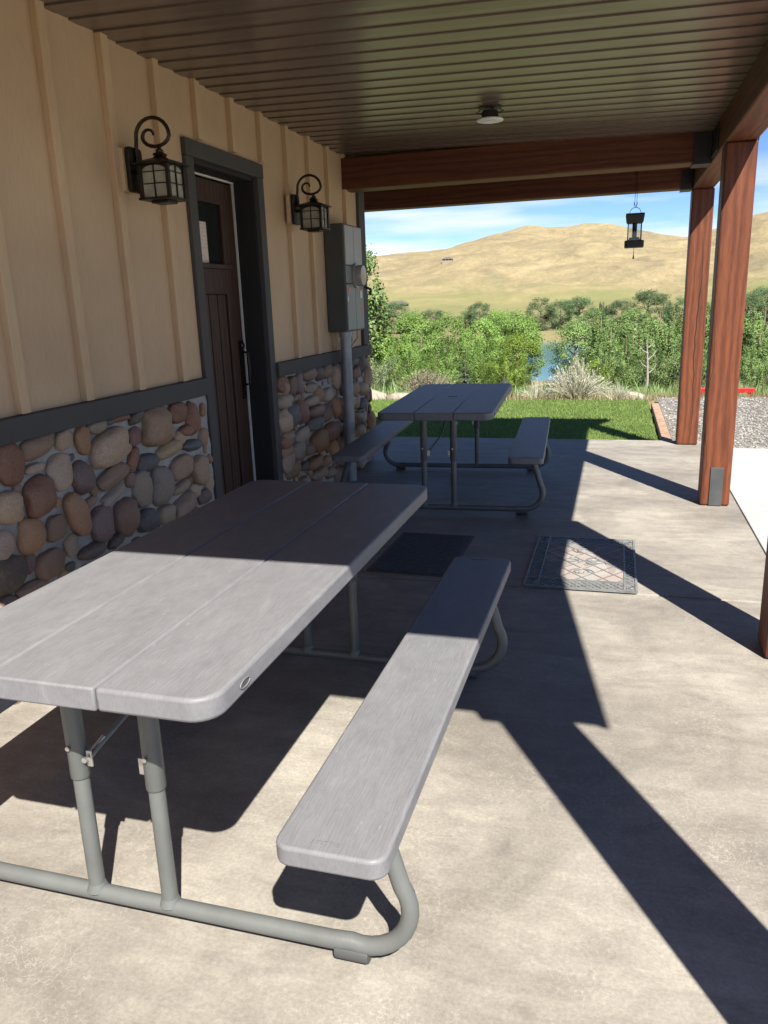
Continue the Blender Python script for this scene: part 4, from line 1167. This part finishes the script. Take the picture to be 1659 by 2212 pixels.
mt = wp(MB().lathe([(0.095, 0.0), (0.095, 0.022), (0.082, 0.024), (0.082, 0.066), (0.076, 0.076), (0.03, 0.08)], (cx1 + 0.0125, 6.30, 1.665), 24, 'X').build('meter', M['meter_glass'], smooth=True, auto=40), ec)
for (y, z, w, h, k) in ((6.13, 1.545, 0.05, 0.028, 'sticker_orange'), (6.34, 1.55, 0.06, 0.032, 'sticker_orange'), (6.45, 1.40, 0.045, 0.035, 'sticker_orange'), (6.10, 1.47, 0.018, 0.035, 'sticker_white'), (6.42, 1.49, 0.05, 0.06, 'sticker_white')):
    wp(MB().box(cx1 + 0.0145, cx1 + 0.0155, y, y + w, z, z + h).build('sticker', M[k]), ec)
wp(MB().tube([(cx1 + 0.03, 6.50, 1.58), (cx1 + 0.07, 6.53, 1.56), (cx1 + 0.07, 6.53, 1.51)], 0.012, 8).build('lever_handle', M['black_steel'], smooth=True), ec)
wp(MB().tube([(-0.285, 6.17, 1.24), (-0.285, 6.17, 0.0)], 0.044, 18).build('conduit', M['conduit'], smooth=True, auto=60), ec)
wp(MB().tube([(-0.285, 6.17, 1.232), (-0.285, 6.17, 1.19)], 0.052, 18).build('conduit_collar', M['conduit'], smooth=True, auto=60), ec)
wp(MB().tube([(-0.30, 6.36, 1.24), (-0.30, 6.36, 1.15), (-0.33, 6.36, 1.11), (-0.39, 6.36, 1.11)], 0.016, 10).build('small_conduit', M['cabinet_pale'], smooth=True), ec)
wp(MB().tube([(-0.28, 6.47, 1.24), (-0.28, 6.47, 1.17), (-0.31, 6.44, 1.12), (-0.30, 6.38, 1.115)], 0.008, 8).build('cable', M['cabinet_pale'], smooth=True), ec)

# ------------------------------------------------------------------ door mats
def lattice(mb, x0, x1, y0, y1, step, z, w, h):
    def clip(p, d):
        t0, t1 = -1e9, 1e9
        for (a, b, lo, hi) in ((p[0], d[0], x0, x1), (p[1], d[1], y0, y1)):
            if abs(b) < 1e-9: continue
            ta, tb = (lo - a) / b, (hi - a) / b
            t0, t1 = max(t0, min(ta, tb)), min(t1, max(ta, tb))
        return (t0, t1) if t1 > t0 + 0.01 else None
    cx, cy = (x0 + x1) / 2, (y0 + y1) / 2
    n = int((x1 - x0 + y1 - y0) / step) + 2
    for s in (-1, 1):
        d = Vector((0.62, 0.785 * s))
        nn = Vector((-d.y, d.x))
        for k in range(-n, n + 1):
            p = Vector((cx, cy)) + nn * (k * step)
            r = clip(p, d)
            if not r: continue
            a, b = p + d * r[0], p + d * r[1]
            q = nn * w
            zz = z + (0.0004 if s > 0 else 0)
            mb.add([(a.x - q.x, a.y - q.y, z - 0.003), (a.x + q.x, a.y + q.y, z - 0.003), (b.x + q.x, b.y + q.y, z - 0.003), (b.x - q.x, b.y - q.y, z - 0.003),
                    (a.x - q.x, a.y - q.y, zz + h), (a.x + q.x, a.y + q.y, zz + h), (b.x + q.x, b.y + q.y, zz + h), (b.x - q.x, b.y - q.y, zz + h)],
                   [(0, 1, 2, 3), (7, 6, 5, 4), (0, 4, 5, 1), (1, 5, 6, 2), (2, 6, 7, 3), (3, 7, 4, 0)])
m1 = empty('door_mat', (1.695, 4.325, 0.0), 0.0); tag(m1, 'rubber door mat with diamond lattice and faded pink centre, partly in sun', 'door mat')
X, Y = 0.285, 0.447
MB().add(*prism(rrect(X, Y, 0.012, 4), 0.001, 0.007)).build('mat_base', M['rubber'], m1, bevel=0.002)
MB().box(-0.205, 0.215, -0.315, 0.315, 0.0073, 0.009).build('carpet_panel', M['carpet'], m1)
rb = MB()
for x in (-X + 0.006, X - 0.006): rb.box(x - 0.006, x + 0.006, -Y + 0.002, Y - 0.002, 0.0072, 0.013)
for yy in (-Y + 0.006, Y - 0.006): rb.box(-X + 0.0125, X - 0.0125, yy - 0.006, yy + 0.006, 0.0072, 0.0128)
for yy in (-0.322, 0.322): rb.box(-X + 0.013, X - 0.013, yy - 0.005, yy + 0.005, 0.0073, 0.0126)
for x in (-0.212, 0.222): rb.box(x - 0.005, x + 0.005, -Y + 0.013, Y - 0.013, 0.0074, 0.0124)
rb.build('border_ribs', M['rubber'], m1)
lt = MB(); lattice(lt, -0.206, 0.216, -0.316, 0.316, 0.085, 0.0092, 0.0028, 0.0026); lt.build('centre_lattice', M['rubber'], m1)
lt = MB(); lattice(lt, -0.206, 0.216, -0.432, -0.33, 0.028, 0.0072, 0.0022, 0.0036); lattice(lt, -0.206, 0.216, 0.33, 0.432, 0.028, 0.0072, 0.0022, 0.0036)
lattice(lt, -0.27, -0.22, -0.312, 0.312, 0.028, 0.0072, 0.0022, 0.0034); lattice(lt, 0.23, 0.272, -0.312, 0.312, 0.028, 0.0072, 0.0022, 0.0034)
lt.build('side_lattice', M['rubber'], m1)
for (cx, cy, sx, sy) in ((0.06, 0.0, 1, 1), (0.06, 0.0, 1, -1), (-0.06, 0.0, -1, 1), (-0.06, 0.0, -1, -1), (0.0, 0.16, 1, 1), (0.0, -0.16, 1, -1), (0, 0.16, -1, 1), (0, -0.16, -1, -1)):
    pts = [(cx + sx * (0.012 + 0.0042 * k) * math.cos(0.5 * k), cy + sy * (0.03 + (0.012 + 0.0042 * k) * math.sin(0.5 * k)), 0.0115) for k in range(14)]
    MB().tube(pts, 0.0028, 5).build('scroll', M['rubber'], m1)
for (cx, cy) in ((-0.247, -0.383), (0.252, -0.383), (-0.247, 0.383), (0.252, 0.383)):
    MB().tube([(cx + (0.003 + 0.0012 * k) * math.cos(0.6 * k), cy + 1.6 * (0.003 + 0.0012 * k) * math.sin(0.6 * k), 0.010) for k in range(18)], 0.0025, 5).build('corner_scroll', M['rubber'], m1)
m2 = empty('door_mat', (0.772, 4.335, 0.0), -0.02); tag(m2, 'dark charcoal door mat in deep shade before the door', 'door mat')
MB().add(*prism(rrect(0.235, 0.385, 0.012, 4), 0.001, 0.006)).build('mat_base', M['rubber_foot'], m2, bevel=0.002)
MB().add(*prism(rrect(0.215, 0.365, 0.008, 4), 0.0063, 0.011)).build('ribbed_carpet', M['dark_carpet'], m2, bevel=0.001)
mk = MB(); lattice(mk, -0.19, 0.19, -0.34, 0.34, 0.06, 0.011, 0.004, 0.002); mk.build('raised_pattern', M['dark_carpet'], m2)

# ------------------------------------------------------------------ hanging ceiling light, hanging lantern
lx, ly = 1.02, 5.30
lz = C0 + (C1 - C0) * (lx + 0.4) / 2.83
cl = empty('ceiling_light', (lx, ly, lz)); tag(cl, 'white recessed ceiling light hanging loose below its hole in the soffit', 'ceiling light')
MB().lathe([(0.05, -0.080), (0.076, -0.078), (0.084, -0.073), (0.081, -0.067), (0.055, -0.062), (0.054, -0.062)], (0, 0, 0), 28).build('trim_ring', M['white_trim'], cl, smooth=True, auto=50)
MB().lathe([(0.049, -0.0775), (0.047, -0.0765)], (0, 0, -0.004), 24).build('diffuser', M['white_trim'], cl)
MB().lathe([(0.053, -0.0615), (0.052, -0.028), (0.046, -0.02)], (0, 0, 0), 20).build('can', M['dark_can'], cl, smooth=True, auto=40)
MB().lathe([(0.072, -0.0045), (0.072, -0.001)], (0, 0, 0), 24).build('hole_shade_disc', M['dark_can'], cl)  # solid disc on the soffit, its dark colour standing in for the hole's shade
for s in (-1, 1):
    MB().tube([(s * 0.052, 0, -0.035), (s * 0.085, 0.0, -0.024), (s * 0.06, 0, -0.012)], 0.004, 6).build('spring_clip', M['dark_can'], cl)
MB().tube([(0.0, 0, -0.02), (0.02, 0.01, -0.012), (0.01, 0, -0.002)], 0.006, 6).build('wire', M['dark_can'], cl)

hf = empty('hanging_lantern', (1.945, 8.02, 1.86)); tag(hf, 'black hanging lantern with clear sides on a cord from the far beam', 'lantern')
MB().add(*prism(rrect(0.086, 0.086, 0.02, 4), 0.0, 0.062)).build('base', M['black_steel'], hf, bevel=0.008)
MB().lathe([(0.062, 0.056), (0.05, 0.075), (0.045, 0.09)], (0, 0, 0), 14).build('burner', M['black_steel'], hf, smooth=True)
V = []; F = []
for (q, z) in ((0.066, 0.212), (0.076, 0.228), (0.083, 0.280), (0.082, 0.297)):
    for (sx, sy) in ((1, 1), (-1, 1), (-1, -1), (1, -1)): V.append((sx * q, sy * q, z))
for i in range(3):
    for k in range(4): F.append((i * 4 + k, i * 4 + (k + 1) % 4, (i + 1) * 4 + (k + 1) % 4, (i + 1) * 4 + k))
F += [(3, 2, 1, 0), (12, 13, 14, 15)]
MB().add(V, F).build('cap', M['black_steel'], hf, bevel=0.004)
for (a, b) in ((0.058, 0.058), (-0.058, 0.058), (-0.058, -0.058), (0.058, -0.058)):
    MB().tube([(a, b, 0.05), (a, b, 0.24)], 0.0055, 6).build('corner_rod', M['black_steel'], hf)
MB().tube([(0, 0, 0.085), (0, 0, 0.228)], 0.021, 12).build('inner_tube', M['black_iron'], hf, smooth=True)
for k in range(4):
    rot = Matrix.Rotation(k * math.pi / 2, 4, 'Z')
    g = MB().box(0.0565, 0.0585, -0.05, 0.05, 0.058, 0.226)
    MB().add([tuple(rot @ Vector(v)) for v in g.v], g.f).build('clear_pane', M['glass_clear'], hf)
MB().tube([(0.05 * math.cos(R(a)), 0, 0.297 + 0.055 * math.sin(R(a))) for a in range(0, 181, 15)], 0.003, 6).build('bail', M['zinc'], hf, smooth=True)
for s in (-1, 1):
    MB().tube([(s * 0.004, 0, 0.352), (s * 0.012, 0, 0.385), (s * 0.009, 0, 0.40), (s * 0.008, 0.0, 0.50), (s * 0.004, 0.078, 0.685)], [0.003, 0.005, 0.0025, 0.0025, 0.0025], 6).build('cord', M['black_steel'], hf)
MB().tube([(0, 0.10, 0.685), (0, 0.075, 0.685), (0, 0.07, 0.69)], 0.005, 6).build('screw_hook', M['zinc'], hf)
MB().tube([(0, 0, 0.0), (0, 0, -0.06), (0, 0, -0.095), (0, 0, -0.10)], [0.002, 0.003, 0.009, 0.006], 7).build('pull_cord', M['bark'], hf, smooth=True)

# ------------------------------------------------------------------ landscape beyond
for (a, b, lb) in ((8.40, 9.90, 'weathered edging timber beside the lawn, nearer piece'), (9.93, 11.55, 'weathered edging timber beside the lawn, farther piece')):
    tag(MB().box(2.325, 2.425, a, b, -0.16, -0.035).build('edging_timber', M['edging'], bevel=0.012), lb, 'edging', 'lawn edging timbers')

def leaf_quads(rnd, centres, n, size, flat=0.0):
    V, F = [], []
    tot = sum(c[1] ** 2 for c in centres)
    for (c, r, sq) in centres:
        m = int(n * r ** 2 / tot)
        for i in range(m):
            d = Vector((rnd.gauss(0, 1), rnd.gauss(0, 1), rnd.gauss(0, 1))).normalized()
            p = Vector(c) + Vector((d.x, d.y, d.z * sq)) * r * (rnd.random() ** 0.35)
            nrm = (d * 1.0 + Vector((rnd.gauss(0, .6), rnd.gauss(0, .6), rnd.gauss(0, .6) + 0.35 + flat))).normalized()
            u = nrm.cross(Vector((rnd.gauss(0, 1), rnd.gauss(0, 1), rnd.gauss(0, 1)))).normalized()
            w = nrm.cross(u)
            s = size * rnd.uniform(0.6, 1.5)
            k = len(V)
            V += [tuple(p + u * s), tuple(p + w * s * 0.62), tuple(p - u * s), tuple(p - w * s * 0.62)]
            F.append((k, k + 1, k + 2, k + 3))
    return V, F

def trunk_mesh(rnd, H, r0, zsplit, spread, limbs=6, lean=0.03):
    mb = MB()
    top = Vector((rnd.uniform(-lean, lean), rnd.uniform(-lean, lean), H))
    pts = [(0, 0, -0.06), (top.x * 0.2, top.y * 0.2, H * 0.25), (top.x * 0.5, top.y * 0.5, H * 0.55), tuple(top)]
    mb.tube(pts, [r0 * 1.25, r0, r0 * 0.62, r0 * 0.15], 7)
    for k in range(limbs):
        z = zsplit + (H * 0.85 - zsplit) * k / max(1, limbs - 1) * 0.8
        a = k * 2.4 + rnd.uniform(-0.4, 0.4)
        b = Vector((top.x * z / H, top.y * z / H, z))
        L = spread * rnd.uniform(0.7, 1.1) * (1 - 0.45 * k / limbs)
        e = b + Vector((math.cos(a) * L, math.sin(a) * L, L * rnd.uniform(0.5, 0.9)))
        m_ = (b + e) / 2 + Vector((0, 0, 0.03))
        mb.tube([b, m_, e], [r0 * 0.5, r0 * 0.33, r0 * 0.1], 5)
    return mb

def plumes(rnd, np_, rb, rt, z0, z1, n, size, fat):
    """a crown of rising feathery branches: leaves scattered about lines that leave the stem and bend upward"""
    V, F = [], []
    for k in range(np_):
        a = rnd.uniform(0, 6.283); zb = rnd.uniform(z0, z0 + (z1 - z0) * 0.55)
        f = rnd.random() ** 0.6
        top = zb + (z1 - zb) * rnd.uniform(0.35, 1.0) * (1.0 - 0.45 * f)
        b = Vector((0.25 * rb * math.cos(a), 0.25 * rb * math.sin(a), zb)); e = Vector((rt * f * math.cos(a), rt * f * math.sin(a), top))
        mid = (b + e) * 0.5 + Vector((math.cos(a), math.sin(a), 0)) * rt * 0.18 * f
        for i in range(n // np_):
            t = rnd.random() ** 0.8
            c = b * (1 - t) ** 2 + mid * 2 * t * (1 - t) + e * t * t
            w = fat * (1.15 - 0.75 * t)
            d = Vector((rnd.gauss(0, 1), rnd.gauss(0, 1), rnd.gauss(0, 1))).normalized()
            q = c + Vector((d.x * w, d.y * w, d.z * w * 1.3)) * rnd.random() ** 0.4
            nrm = (d * 0.8 + Vector((rnd.gauss(0, .6), rnd.gauss(0, .6) , rnd.gauss(0, .6) + 0.3))).normalized()
            u = nrm.cross(Vector((rnd.gauss(0, 1), rnd.gauss(0, 1), rnd.gauss(0, 1)))).normalized(); v = nrm.cross(u); s = size * rnd.uniform(0.6, 1.5)
            k0 = len(V); V += [tuple(q + u * s), tuple(q + v * s * 0.6), tuple(q - u * s), tuple(q - v * s * 0.6)]; F.append((k0, k0 + 1, k0 + 2, k0 + 3))
    return V, F

PROTO = {}
def proto(kind, var):
    if (kind, var) in PROTO: return PROTO[(kind, var)]
    rnd = random.Random(hash_s(kind) + var * 31)
    cs = []
    if kind == 'broad':
        for k in range(60):
            a, z = rnd.uniform(0, 6.283), rnd.uniform(0.14, 0.96)
            q = 0.34 * math.sqrt(max(0.03, 1 - ((z - 0.52) / 0.46) ** 2)) * rnd.uniform(0.45, 1.0)
            cs.append(((q * math.cos(a), q * math.sin(a), z), rnd.uniform(0.05, 0.11), rnd.uniform(0.8, 1.4)))
        V, F = leaf_quads(rnd, cs, 14000, 0.0080); tm = trunk_mesh(rnd, 0.8, 0.022, 0.2, 0.26)
    elif kind == 'tall':
        V, F = plumes(rnd, 26, 0.13, 0.20, 0.08, 1.0, 12000, 0.0072, 0.055); tm = trunk_mesh(rnd, 0.9, 0.018, 0.15, 0.14, 8)
    elif kind == 'willow':
        V, F = plumes(rnd, 34, 0.30, 0.62, 0.02, 0.98, 14000, 0.0085, 0.085); tm = trunk_mesh(rnd, 0.7, 0.02, 0.08, 0.4, 7)
    elif kind == 'olive':
        for k in range(40):
            a, z = rnd.uniform(0, 6.283), rnd.uniform(0.1, 1.0)
            q = 0.28 * (1.05 - z) ** 0.6 * rnd.uniform(0.2, 1.0)
            cs.append(((q * math.cos(a), q * math.sin(a), z), rnd.uniform(0.04, 0.09), rnd.uniform(1.0, 2.0)))
        V, F = leaf_quads(rnd, cs, 3600, 0.0115); tm = trunk_mesh(rnd, 0.98, 0.016, 0.1, 0.2, 9)
    elif kind == 'spruce':
        V, F = [], []
        for k in range(1500):
            z = 0.06 + 0.94 * (1 - math.sqrt(rnd.random()))
            L = 0.36 * (1 - z) + 0.015
            a = rnd.uniform(0, 6.283); t = rnd.uniform(0.15, 1.0)
            lay = math.floor(z * 9) / 9
            p = Vector((math.cos(a) * L * t, math.sin(a) * L * t, lay + 0.05 - 0.10 * t * (1 - z) + rnd.uniform(-0.015, 0.015)))
            d = Vector((math.cos(a), math.sin(a), -0.25)).normalized(); s = d.cross(Vector((rnd.gauss(0, .4), rnd.gauss(0, .4), 1))).normalized()
            k0 = len(V); q = rnd.uniform(0.03, 0.06)
            V += [tuple(p - d * q), tuple(p + s * q * 0.35), tuple(p + d * q), tuple(p - s * q * 0.35)]
            F.append((k0, k0 + 1, k0 + 2, k0 + 3))
        tm = trunk_mesh(rnd, 0.95, 0.025, 0.4, 0.05, 2, 0.005)
    else:   # brush: twiggy low shrub
        V, F = [], []
        for k in range(520):
            a = rnd.uniform(0, 6.283); L = rnd.uniform(0.5, 1.05); t = rnd.uniform(0.1, 0.9)
            b = Vector((math.cos(a) * 0.1, math.sin(a) * 0.1, 0.0))
            e = Vector((math.cos(a) * t * L, math.sin(a) * t * L, L * math.sqrt(max(0.05, 1 - t * t * 0.8))))
            s = (e - b).cross(Vector((rnd.gauss(0, 1), rnd.gauss(0, 1), rnd.gauss(0, 1)))).normalized() * 0.012
            k0 = len(V)
            V += [tuple(b - s), tuple(b + s), tuple(e + s * 0.3), tuple(e - s * 0.3)]; F.append((k0, k0 + 1, k0 + 2, k0 + 3))
            for j in range(5):
                c = b + (e - b) * rnd.uniform(0.4, 1.05) + Vector((rnd.gauss(0, .04), rnd.gauss(0, .04), rnd.gauss(0, .03)))
                u = Vector((rnd.gauss(0, 1), rnd.gauss(0, 1), rnd.gauss(0, 1))).normalized() * 0.03; w = u.cross(Vector((rnd.gauss(0, 1), 1, 0))).normalized() * 0.015
                k0 = len(V); V += [tuple(c + u), tuple(c + w), tuple(c - u), tuple(c - w)]; F.append((k0, k0 + 1, k0 + 2, k0 + 3))
        tm = trunk_mesh(rnd, 0.5, 0.02, 0.05, 0.3, 5)
    me = bpy.data.meshes.new('crown'); me.from_pydata(V, [], F); me.update()
    if kind in ('broad', 'tall', 'willow', 'olive'):      # leaves catch the light as a rounded mass, not as single flat cards
        for p in me.polygons: p.use_smooth = True
        cen = Vector((0, 0, 0.42)); ns = []
        pn = [Vector(q.normal) for q in me.polygons]
        for i_, v_ in enumerate(V):
            d_ = Vector((v_[0], v_[1], (v_[2] - cen.z) * 0.6)).normalized()
            n_ = pn[i_ // 4]
            if n_.dot(d_) < 0: n_ = -n_
            ns.append((d_ * 0.55 + Vector((0, 0, 0.35)) + n_ * 0.55).normalized())
        me.normals_split_custom_set_from_vertices(ns)
    tr = bpy.data.meshes.new('trunk'); tr.from_pydata(tm.v, [], tm.f); tr.update()
    tr.materials.append(M['bark'])
    for p in tr.polygons: p.use_smooth = True
    PROTO[(kind, var)] = (me, tr)
    return me, tr
def hash_s(s): return sum(ord(c) * (i + 3) for i, c in enumerate(s))
_mats = {}
def crown_mesh(kind, var, tint):
    me, tr = proto(kind, var)
    if (kind, var, tint) not in _mats:
        m2 = me.copy(); m2.materials.clear(); m2.materials.append(LEAF[tint]); _mats[(kind, var, tint)] = m2
    return _mats[(kind, var, tint)], tr
NOUN = {'broad': ('leafy_tree', 'rounded', 'tree'), 'tall': ('cottonwood_tree', 'upright', 'tree'), 'willow': ('willow_bush', 'spreading', 'bush'),
        'olive': ('olive_tree', 'wispy', 'tree'), 'spruce': ('spruce_tree', 'conical', 'tree'), 'brush': ('twiggy_shrub', 'twiggy', 'shrub')}
TINT = ['dark green', 'mid green', 'fresh green', 'silvery green', 'yellow green', 'blue green', 'mauve brown']
trnd = random.Random(21)
for i, (x, y, zb, h, kind, tint, wx, lab) in enumerate(TREES):
    nm, sh, cat = NOUN[kind]
    var = i % 3
    cm, tr = crown_mesh(kind, var, tint)
    t = empty(nm, (x, y, zb - 0.05), trnd.uniform(0, 6.28))
    t.scale = (h * wx, h * wx, h)
    far = 'across the river' if y > 150 else ('on the slope below the lawn' if y < 60 else 'on the near river bank')
    tag(t, lab, cat, {'across the river': 'trees across the river', 'on the slope below the lawn': 'bushes below the lawn', 'on the near river bank': 'trees on the near bank'}[far])
    link(bpy.data.objects.new('crown', cm), t)
    link(bpy.data.objects.new('trunk', tr), t)

# bare bleached tree
dt = empty('dead_tree', (3.35, 42.0, -3.7)); tag(dt, 'bare bleached dead tree trunk standing among the green trees', 'tree')
MB().tube([(0, 0, 0), (0.05, 0, 0.9), (0.0, 0, 1.9), (-0.08, 0, 2.9)], [0.07, 0.06, 0.045, 0.012], 8).build('trunk', M['dead_wood'], dt, smooth=True)
for (z, a, L) in ((1.2, 0.3, 0.5), (1.5, 2.9, 0.4), (1.9, 0.5, 0.5), (2.2, 3.3, 0.45), (2.5, 0.2, 0.3)):
    MB().tube([(0.02, 0, z), (math.cos(a) * L * 0.6, math.sin(a) * L * 0.6, z + L * 0.4), (math.cos(a) * L, math.sin(a) * L, z + L)], [0.035, 0.02, 0.005], 6).build('branch', M['dead_wood'], dt, smooth=True)

# silvery sage shrub at the edge of the lawn
def sage(loc, h, spread, n, seed, label, name='sage_shrub', tint=7):
    rnd = random.Random(seed)
    t = empty(name, loc); tag(t, label, 'shrub')
    V, F = [], []; st = MB()
    for k in range(n):
        a = rnd.uniform(0, 6.283); tilt = rnd.random() ** 0.8
        L = h * rnd.uniform(0.55, 1.15)
        b = Vector((math.cos(a) * 0.12 * spread, math.sin(a) * 0.12 * spread, 0))
        e = Vector((math.cos(a) * spread * tilt * 0.8, math.sin(a) * spread * tilt * 0.8, L * (1.05 - 0.66 * tilt)))
        m_ = (b + e) * 0.5 + Vector((0, 0, 0.12 * h)) + Vector((rnd.gauss(0, .03), rnd.gauss(0, .03), 0))
        if k % 6 == 0: st.tube([b, m_, e], [0.007, 0.005, 0.002], 4)
        sd = (e - b).cross(Vector((rnd.gauss(0, 1), rnd.gauss(0, 1), rnd.gauss(0, 0.4)))).normalized()
        for j in range(5):                  # a long tapering blade
            q0, q1 = j / 5, (j + 1) / 5
            c0 = b * (1 - q0) ** 2 + m_ * 2 * q0 * (1 - q0) + e * q0 * q0; c1 = b * (1 - q1) ** 2 + m_ * 2 * q1 * (1 - q1) + e * q1 * q1
            w0, w1 = 0.013 * h * (1.1 - q0), 0.013 * h * (1.1 - q1)
            k0 = len(V); V += [tuple(c0 - sd * w0), tuple(c0 + sd * w0), tuple(c1 + sd * w1), tuple(c1 - sd * w1)]; F.append((k0, k0 + 1, k0 + 2, k0 + 3))
        for j in range(7):
            q = rnd.uniform(0.35, 1.0); c = b * (1 - q) ** 2 + m_ * 2 * q * (1 - q) + e * q * q
            s = Vector((rnd.gauss(0, 1), rnd.gauss(0, 1), rnd.gauss(0.4, 0.7))).normalized(); u = ((e - m_).normalized() + s * 0.7).normalized() * rnd.uniform(0.05, 0.11) * h
            w = u.cross(s).normalized() * 0.009 * h
            k0 = len(V); V += [tuple(c), tuple(c + u * 0.5 + w), tuple(c + u), tuple(c + u * 0.5 - w)]; F.append((k0, k0 + 1, k0 + 2, k0 + 3))
    raw_obj('foliage', V, F, LEAF[tint], t); st.build('stems', M['dead_wood'], t)
sage((1.24, 12.75, -0.15), 0.66, 0.74, 300, 1, 'large silvery sage shrub with upright pale stems beyond the lawn')
sage((0.62, 13.0, -0.18), 0.34, 0.45, 130, 2, 'low pale sage shrub left of the large silvery one')
sage((1.86, 13.2, -0.2), 0.30, 0.5, 110, 3, 'low dry sage shrub right of the large silvery one')

def rock(name, loc, s, m, seed, label, cat='rock'):
    V0, F0 = ICO2; off = Vector((seed * 2.1, 0, 0))
    V = [tuple(Vector((v.x * s[0], v.y * s[1], v.z * s[2])) * (1 + 0.28 * noise.noise(v * 1.3 + off))) for v in V0]
    o = mesh_obj(name, V, F0, m, None, True, None, 60); o.location = loc
    tag(o, label, cat)
rock('boulder', (2.05, 13.4, -0.2), (0.26, 0.2, 0.13), M['rock_pale'], 1, 'pale flat boulder right of the sage shrubs')
rock('boulder', (-2.25, 12.6, -0.12), (0.42, 0.3, 0.20), M['rock_pale'], 2, 'largest pale boulder by the stone corner of the house')
rock('boulder', (-1.6, 12.75, -0.14), (0.25, 0.2, 0.12), M['rock_pale'], 3, 'smaller pale boulder beside the largest one near the house corner')
rock('boulder', (-0.12, 14.6, -0.25), (0.14, 0.13, 0.24), M['rock_dark'], 4, 'dark upright boulder under the yellow green tree')

rr = empty('red_rail', (3.75, 14.6, -0.35)); tag(rr, 'long low bright red rail seen between and beyond the posts', 'rail')
MB().box(-0.62, 0.36, -0.05, 0.05, 0.10, 0.18).build('rail_board', M['red_paint'], rr, bevel=0.008)
for x in (-0.5, -0.1, 0.28): MB().box(x - 0.03, x + 0.03, -0.03, 0.03, -0.05, 0.0995).build('rail_leg', M['red_paint'], rr)
pp = tag(MB().tube([(3.24, 15.0, -0.45), (3.245, 15.0, 0.0), (3.24, 15.0, 0.32)], [0.018, 0.016, 0.012], 8).build('thin_pole', M['pale_pole'], smooth=True), 'thin pale pole standing behind the red rail between the posts', 'pole')

def far_house(loc, w, d, h, rz, label, roofh):
    t = empty('far_house', loc, rz); tag(t, label, 'house', 'houses on the hillside')
    MB().box(-w / 2, w / 2, -d / 2, d / 2, -4, h).build('wall', M['far_wall'], t)
    V = [(-w / 2 - 1, -d / 2 - 1, h), (w / 2 + 1, -d / 2 - 1, h), (w / 2 + 1, d / 2 + 1, h), (-w / 2 - 1, d / 2 + 1, h), (-w / 4, 0, h + roofh), (w / 4, 0, h + roofh)]
    mesh_obj('roof', V, [(0, 1, 5, 4), (1, 2, 5), (2, 3, 4, 5), (3, 0, 4), (3, 2, 1, 0)], M['far_roof'], t)
    for x in (-0.3, 0.0, 0.3):
        MB().box(x * w - 1, x * w + 1, -d / 2 - 0.15, -d / 2 + 0.05, 1.0, 2.6).build('window', M['far_window'], t)
hz1 = terrain_h(-203, 1000)
far_house((-203, 1000, hz1), 12, 9, 2.6, 0.1, 'small dark roofed house high on the golden hill', 2.6)
hz2 = terrain_h(-166, 620)
far_house((-166, 620, hz2), 15, 10, 3.2, -0.2, 'low house with grey roof at the foot of the hill', 2.4)
